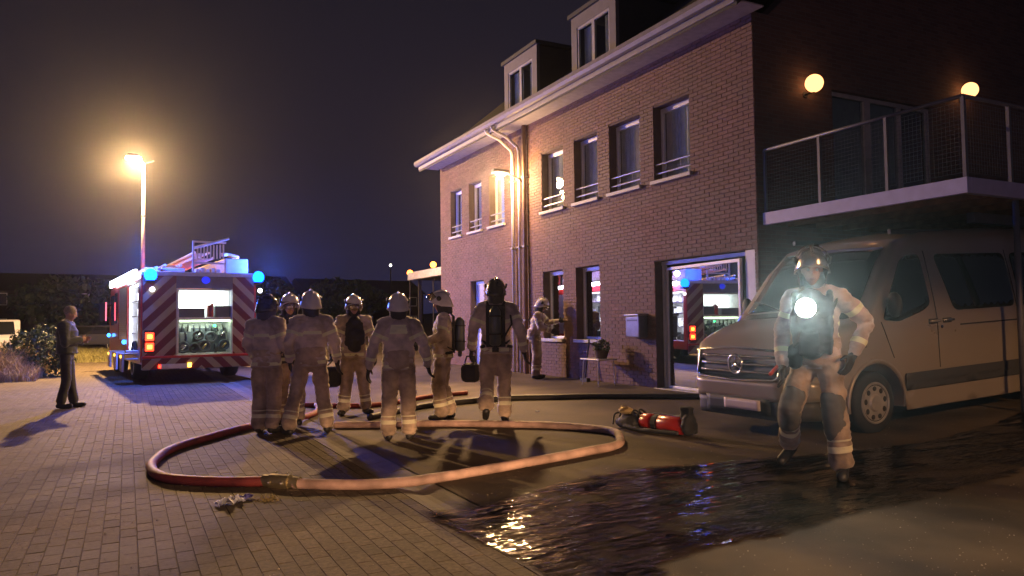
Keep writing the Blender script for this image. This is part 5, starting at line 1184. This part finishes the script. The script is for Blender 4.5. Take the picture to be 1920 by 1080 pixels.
# ------------------------------------------------------------------ vegetation and background
def grass(name, label, boxes, n_, h0, h1, mat, cl=1.):
    r2 = random.Random(5); mb = MB()
    for (x0, x1, y0, y1) in boxes:
        for k in range(n_//len(boxes)):
            x, y = r2.uniform(x0, x1), r2.uniform(y0, y1); e_ = min(x-x0, x1-x, .8)/.8*min(y-y0, y1-y, 1.2)/1.2; hh = r2.uniform(h0, h1)*(.35+.65*max(0, e_)**.5)*(1+.5*noise.noise(Vector((x*1.3, y*1.3, 0)))); a = r2.uniform(0, 3.14); w_ = Vector((math.cos(a), math.sin(a), 0))*.012; p = Vector((x, y, g(x)-.02)); q = p+Vector((r2.gauss(0, .13), r2.gauss(0, .13), .6))*hh; t2 = p+Vector((r2.gauss(0, .28), r2.gauss(0, .28), 1))*hh
            mb.add([p-w_, p+w_, q+w_*.7, q-w_*.7, t2], [(0, 1, 2, 3), (3, 2, 4)])
    o = mb.build(name, mat, None, fix=False); return tag(o, label, 'grass', kind='stuff')
grass('tall_grass', 'tall dry grass at the left edge of the street', [(-5.4, -2.05, 22.5, 29.5)], 15000, .45, .9, pbr('straw_grass', (.34, .25, .14), .8, var=.35, scale=2))
grass('grass_verge', 'short grass verge with lamplight yellow in its colour beyond the fire engine', [(-3.2, -.25, 33, 44)], 9000, .2, .42, pbr('verge_grass', (.26, .24, .09), .85, var=.35, scale=1.5))  # yellow of the lamplight is put into the grass colour
def bush(name, label, cat, loc, r_, n_, size, sd, group=None, mat=None, trunk=None):
    t_ = thing(name, label, cat, loc, 0, group); z = (trunk or 0)
    leafball('crown' if trunk else 'foliage', t_, (0, 0, z+r_[2]*.9), r_, n_, size, mat or leafm, sd=sd)
    mb = MB(); top_ = z+r_[2]; mb.tube([(0, 0, -.1), (.05, 0, top_*.5), (0, .05, top_)], [.05+.02*r_[2], .04+.015*r_[2], .01], 8)
    for k in range(6):
        a = k*1.1+sd; z0_ = top_*(.35+.08*k); mb.tube([(0, 0, z0_), (math.cos(a)*r_[0]*.6, math.sin(a)*r_[1]*.6, z0_+r_[2]*.5)], [.03, .008], 6)
    mb.build('trunk' if trunk else 'stem', pbr('bark', (.05, .04, .03), .9), t_); return t_
bush('bush', 'dark bush behind the man standing at the left', 'bush', (-2.15, 24.5, 0), (.85, .7, .72), 5200, .055, 1)
for k, (x, y, h_) in enumerate(((-19, 62, 5.0), (-4, 70, 5.5), (3, 74, 6.5), (12, 78, 6.0), (21, 80, 6.2))):
    bush('tree', ['dark tree at the far left edge behind the parked cars', 'dark tree in the distance left of the fire engine', 'dark tree in the distance above the left half of the fire engine', 'dark tree in the distance right of the fire engine', 'dark tree in the distance just left of the brick house'][k], 'tree', (x, y, 0), (4.2, 3, h_*.36), 2600, .32, 20+k, 'distant dark trees', trunk=h_*.3)
# far dark houses
hw = pbr('far_wall', (.045, .035, .032), .9, var=.15); hr_ = pbr('far_roof', (.03, .028, .03), .8, var=.2); fg = pbr('far_glass', (.02, .02, .025), .2, var=0)
def far_house(label, x, y, w_, d_, h_, rz_, k):
    t_ = thing('distant_house', label, 'house', (x, y, 0), rz_, 'distant houses'); B('wall', hw, t_, (-w_/2, w_/2, -d_/2, d_/2, 0, h_))
    MB().prism([(-d_/2-.4, h_+.003), (d_/2+.4, h_+.003), (0, h_+2.0)], 'x', -w_/2-.3, w_/2+.3).build('roof', hr_, t_)
    n_ = max(2, int(w_/3))
    for i in range(n_):
        for z in ((1.0, 2.3),)+(((3.6, 4.8),) if h_ > 4.5 else ()):
            x0 = -w_/2+(i+.5)*w_/n_; wn_ = B('window', white, t_, (x0-.6, x0+.6, -d_/2-.03, -d_/2-.003, z[0], z[1])); B('pane', fg, wn_, (x0-.53, x0+.53, -d_/2-.045, -d_/2-.033, z[0]+.07, z[1]-.07))
for k, (x, y, w_, h_) in enumerate(((-24, 88, 16, 5.2), (-6, 92, 14, 5.0), (10, 96, 15, 5.4), (27, 98, 16, 5.2))):
    far_house(['unlit distant house at the far left', 'unlit distant house behind the street lamp', 'unlit distant house above the fire engine roof', 'unlit distant house left of the brick house'][k], x, y, w_, 8, h_, .05*k, k)
# neighbouring garage with the pale eave, built as open carport to stay dark below
nb = thing('carport', 'flat carport roof with a pale eave edge beyond the brick house', 'carport', (10.5, 22.0, .1))
B('wall', hw, nb, (6.8, 7, 0, 7, 0, 3.0)); B('flat_roof', hr_, nb, (-.1, 7.1, -.1, 7.0, 3.003, 3.1)); B('eave_edge', pbr('pale_eave', (.62, .60, .66), .5), nb, (-.32, -.11, -.3, 7.1, 3.003, 3.30))
for y in (.1, 6.8): B('post', hr_, nb, (.05, .17, y, y+.12, 0, 3.0))
for k, (x, y, z) in enumerate(((10.35, 29.3, 3.42), (10.6, 27.3, 3.62))):
    t_ = thing('amber_lamp', ['amber lamp at the left tip of the pale eave', 'amber lamp above the pale eave, nearer the brick house'][k], 'lamp', (x, y, 0), group='distant amber lamps')
    MB().tube([(0, 0, 0), (0, 0, z-.1)], .03, 8).build('pole', hr_, t_); MB().ell((0, 0, z), .12, 12, 8).build('bulb', emit('amber_far', (1, .28, .03), 14), t_, smooth=True)
t_ = thing('distant_street_lamp', 'tiny white street lamp far away above the roofs', 'street lamp', (26, 80, 0)); MB().tube([(0, 0, 0), (0, 0, 7.7)], .06, 8).build('pole', hr_, t_); MB().ell((0, 0, 7.8), .14, 10, 6).build('bulb', emit('white_far', (1, .95, .8), 14), t_)
# parked cars at the far left
def car(label, loc, rz_, col, lenx=3.8, hh=1.5, van=False):
    t_ = thing('parked_car', label, 'car', loc, rz_, 'cars parked far away at the left'); pm = pbr('car_paint_%02d' % int(col[0]*99), col, .35, var=.05, coat=.5)
    h_ = lenx/2; prof = [(-h_, .35), (-h_+.02, .95), (-h_+.15, hh*.62), (-h_+.5, hh-.03), (-h_+.9, hh), (h_-1.6, hh), (h_-.95, hh*.66), (h_-.1, hh*.55), (h_, .35)]
    bd = MB().prism(prof, 'x', -.83, .83).build('body', pm, t_, bevel=.06)
    B('rear_window', dg, t_, (-.62, .62, -h_+.12, -h_+.2, hh*.62+.03, hh-.2)) if False else None
    mb = MB(); mb.quad((-.66, -h_+.155-.03, hh*.64), (.66, -h_+.155-.03, hh*.64), (.60, -h_+.44-.03, hh-.09), (-.60, -h_+.44-.03, hh-.09)); ro = mb.build('rear_window', dg, t_); 
    for s in (-1, 1):
        x0 = s*.835; MB().add([(x0, -h_+.55, hh*.66), (x0, h_-1.2, hh*.66), (x0, h_-1.62, hh-.08), (x0, -h_+.7, hh-.08)], [(0, 1, 2, 3)]).build('side_window', dg, t_)
        B('tail_light', pbr('lamp_red_dull', (.3, .02, .02), .3), t_, (min(s*.62, s*.8), max(s*.62, s*.8), -h_-.02, -h_+.03, .72, .93))
        for y in (-h_+.75, h_-.8): wheel(t_, s*.72, y, .31, .31, .2, s, rimm=alu)
    B('number_plate', MATS['plate_white'], t_, (-.26, .26, -h_-.03, -h_-.005, .5, .61)); return t_
car('pale small car cut by the left edge of the picture', (-4.95, 38.5, 0), .12, (.62, .6, .62), 3.7, 1.72)
car('dark car parked far behind the man at the left', (-2.0, 49, 0), 1.45, (.05, .05, .07), 4.2, 1.45)
car('silver car parked far away beside the fire engine', (-2.4, 60, 0), 1.5, (.4, .4, .42), 4.2, 1.45)
car('unseen pale car added behind the camera to carry the headlights', (.2, -8.6, 0), -.25, (.5, .5, .5), 4.2, 1.5)
hlc = thing('added_headlights', 'added headlights, unseen behind the camera, lighting the legs', 'headlight', (.75, -6.42, .72), -.25)  # headlights and their car are added out of view to light the legs
for s in (-1, 1): B('lens', emit('head_glass', (1, .72, .42), 6), hlc, (s*.62-.1, s*.62+.1, -.02, .01, -.05, .06))
for s in (-1, 1): lamp('SPOT', (s*.62, .05, 0), P_HEAD/2, (1, .56, .27), hlc, .06, rot=(R(90-17.9), 0, R(3)), spot=R(34), blend=.10)
# thin added haze that imitates lens bloom round the lamps
mt = bpy.data.materials.new('bloom_haze_mat'); mt.use_nodes = True; n = mt.node_tree.nodes; n.clear(); o_ = n.new('ShaderNodeOutputMaterial'); pv = n.new('ShaderNodeVolumePrincipled')
pv.inputs['Color'].default_value = (.9, .9, .92, 1); pv.inputs['Density'].default_value = HAZE; pv.inputs['Anisotropy'].default_value = .92; mt.node_tree.links.new(pv.outputs[0], o_.inputs['Volume'])
if HAZE:
    hz = MB().box(-60, 70, -25, 130, -1.3, 13.5).build('bloom_haze', mt); hz['kind'] = 'stuff'
bpy.data.scenes.remove(TMP)
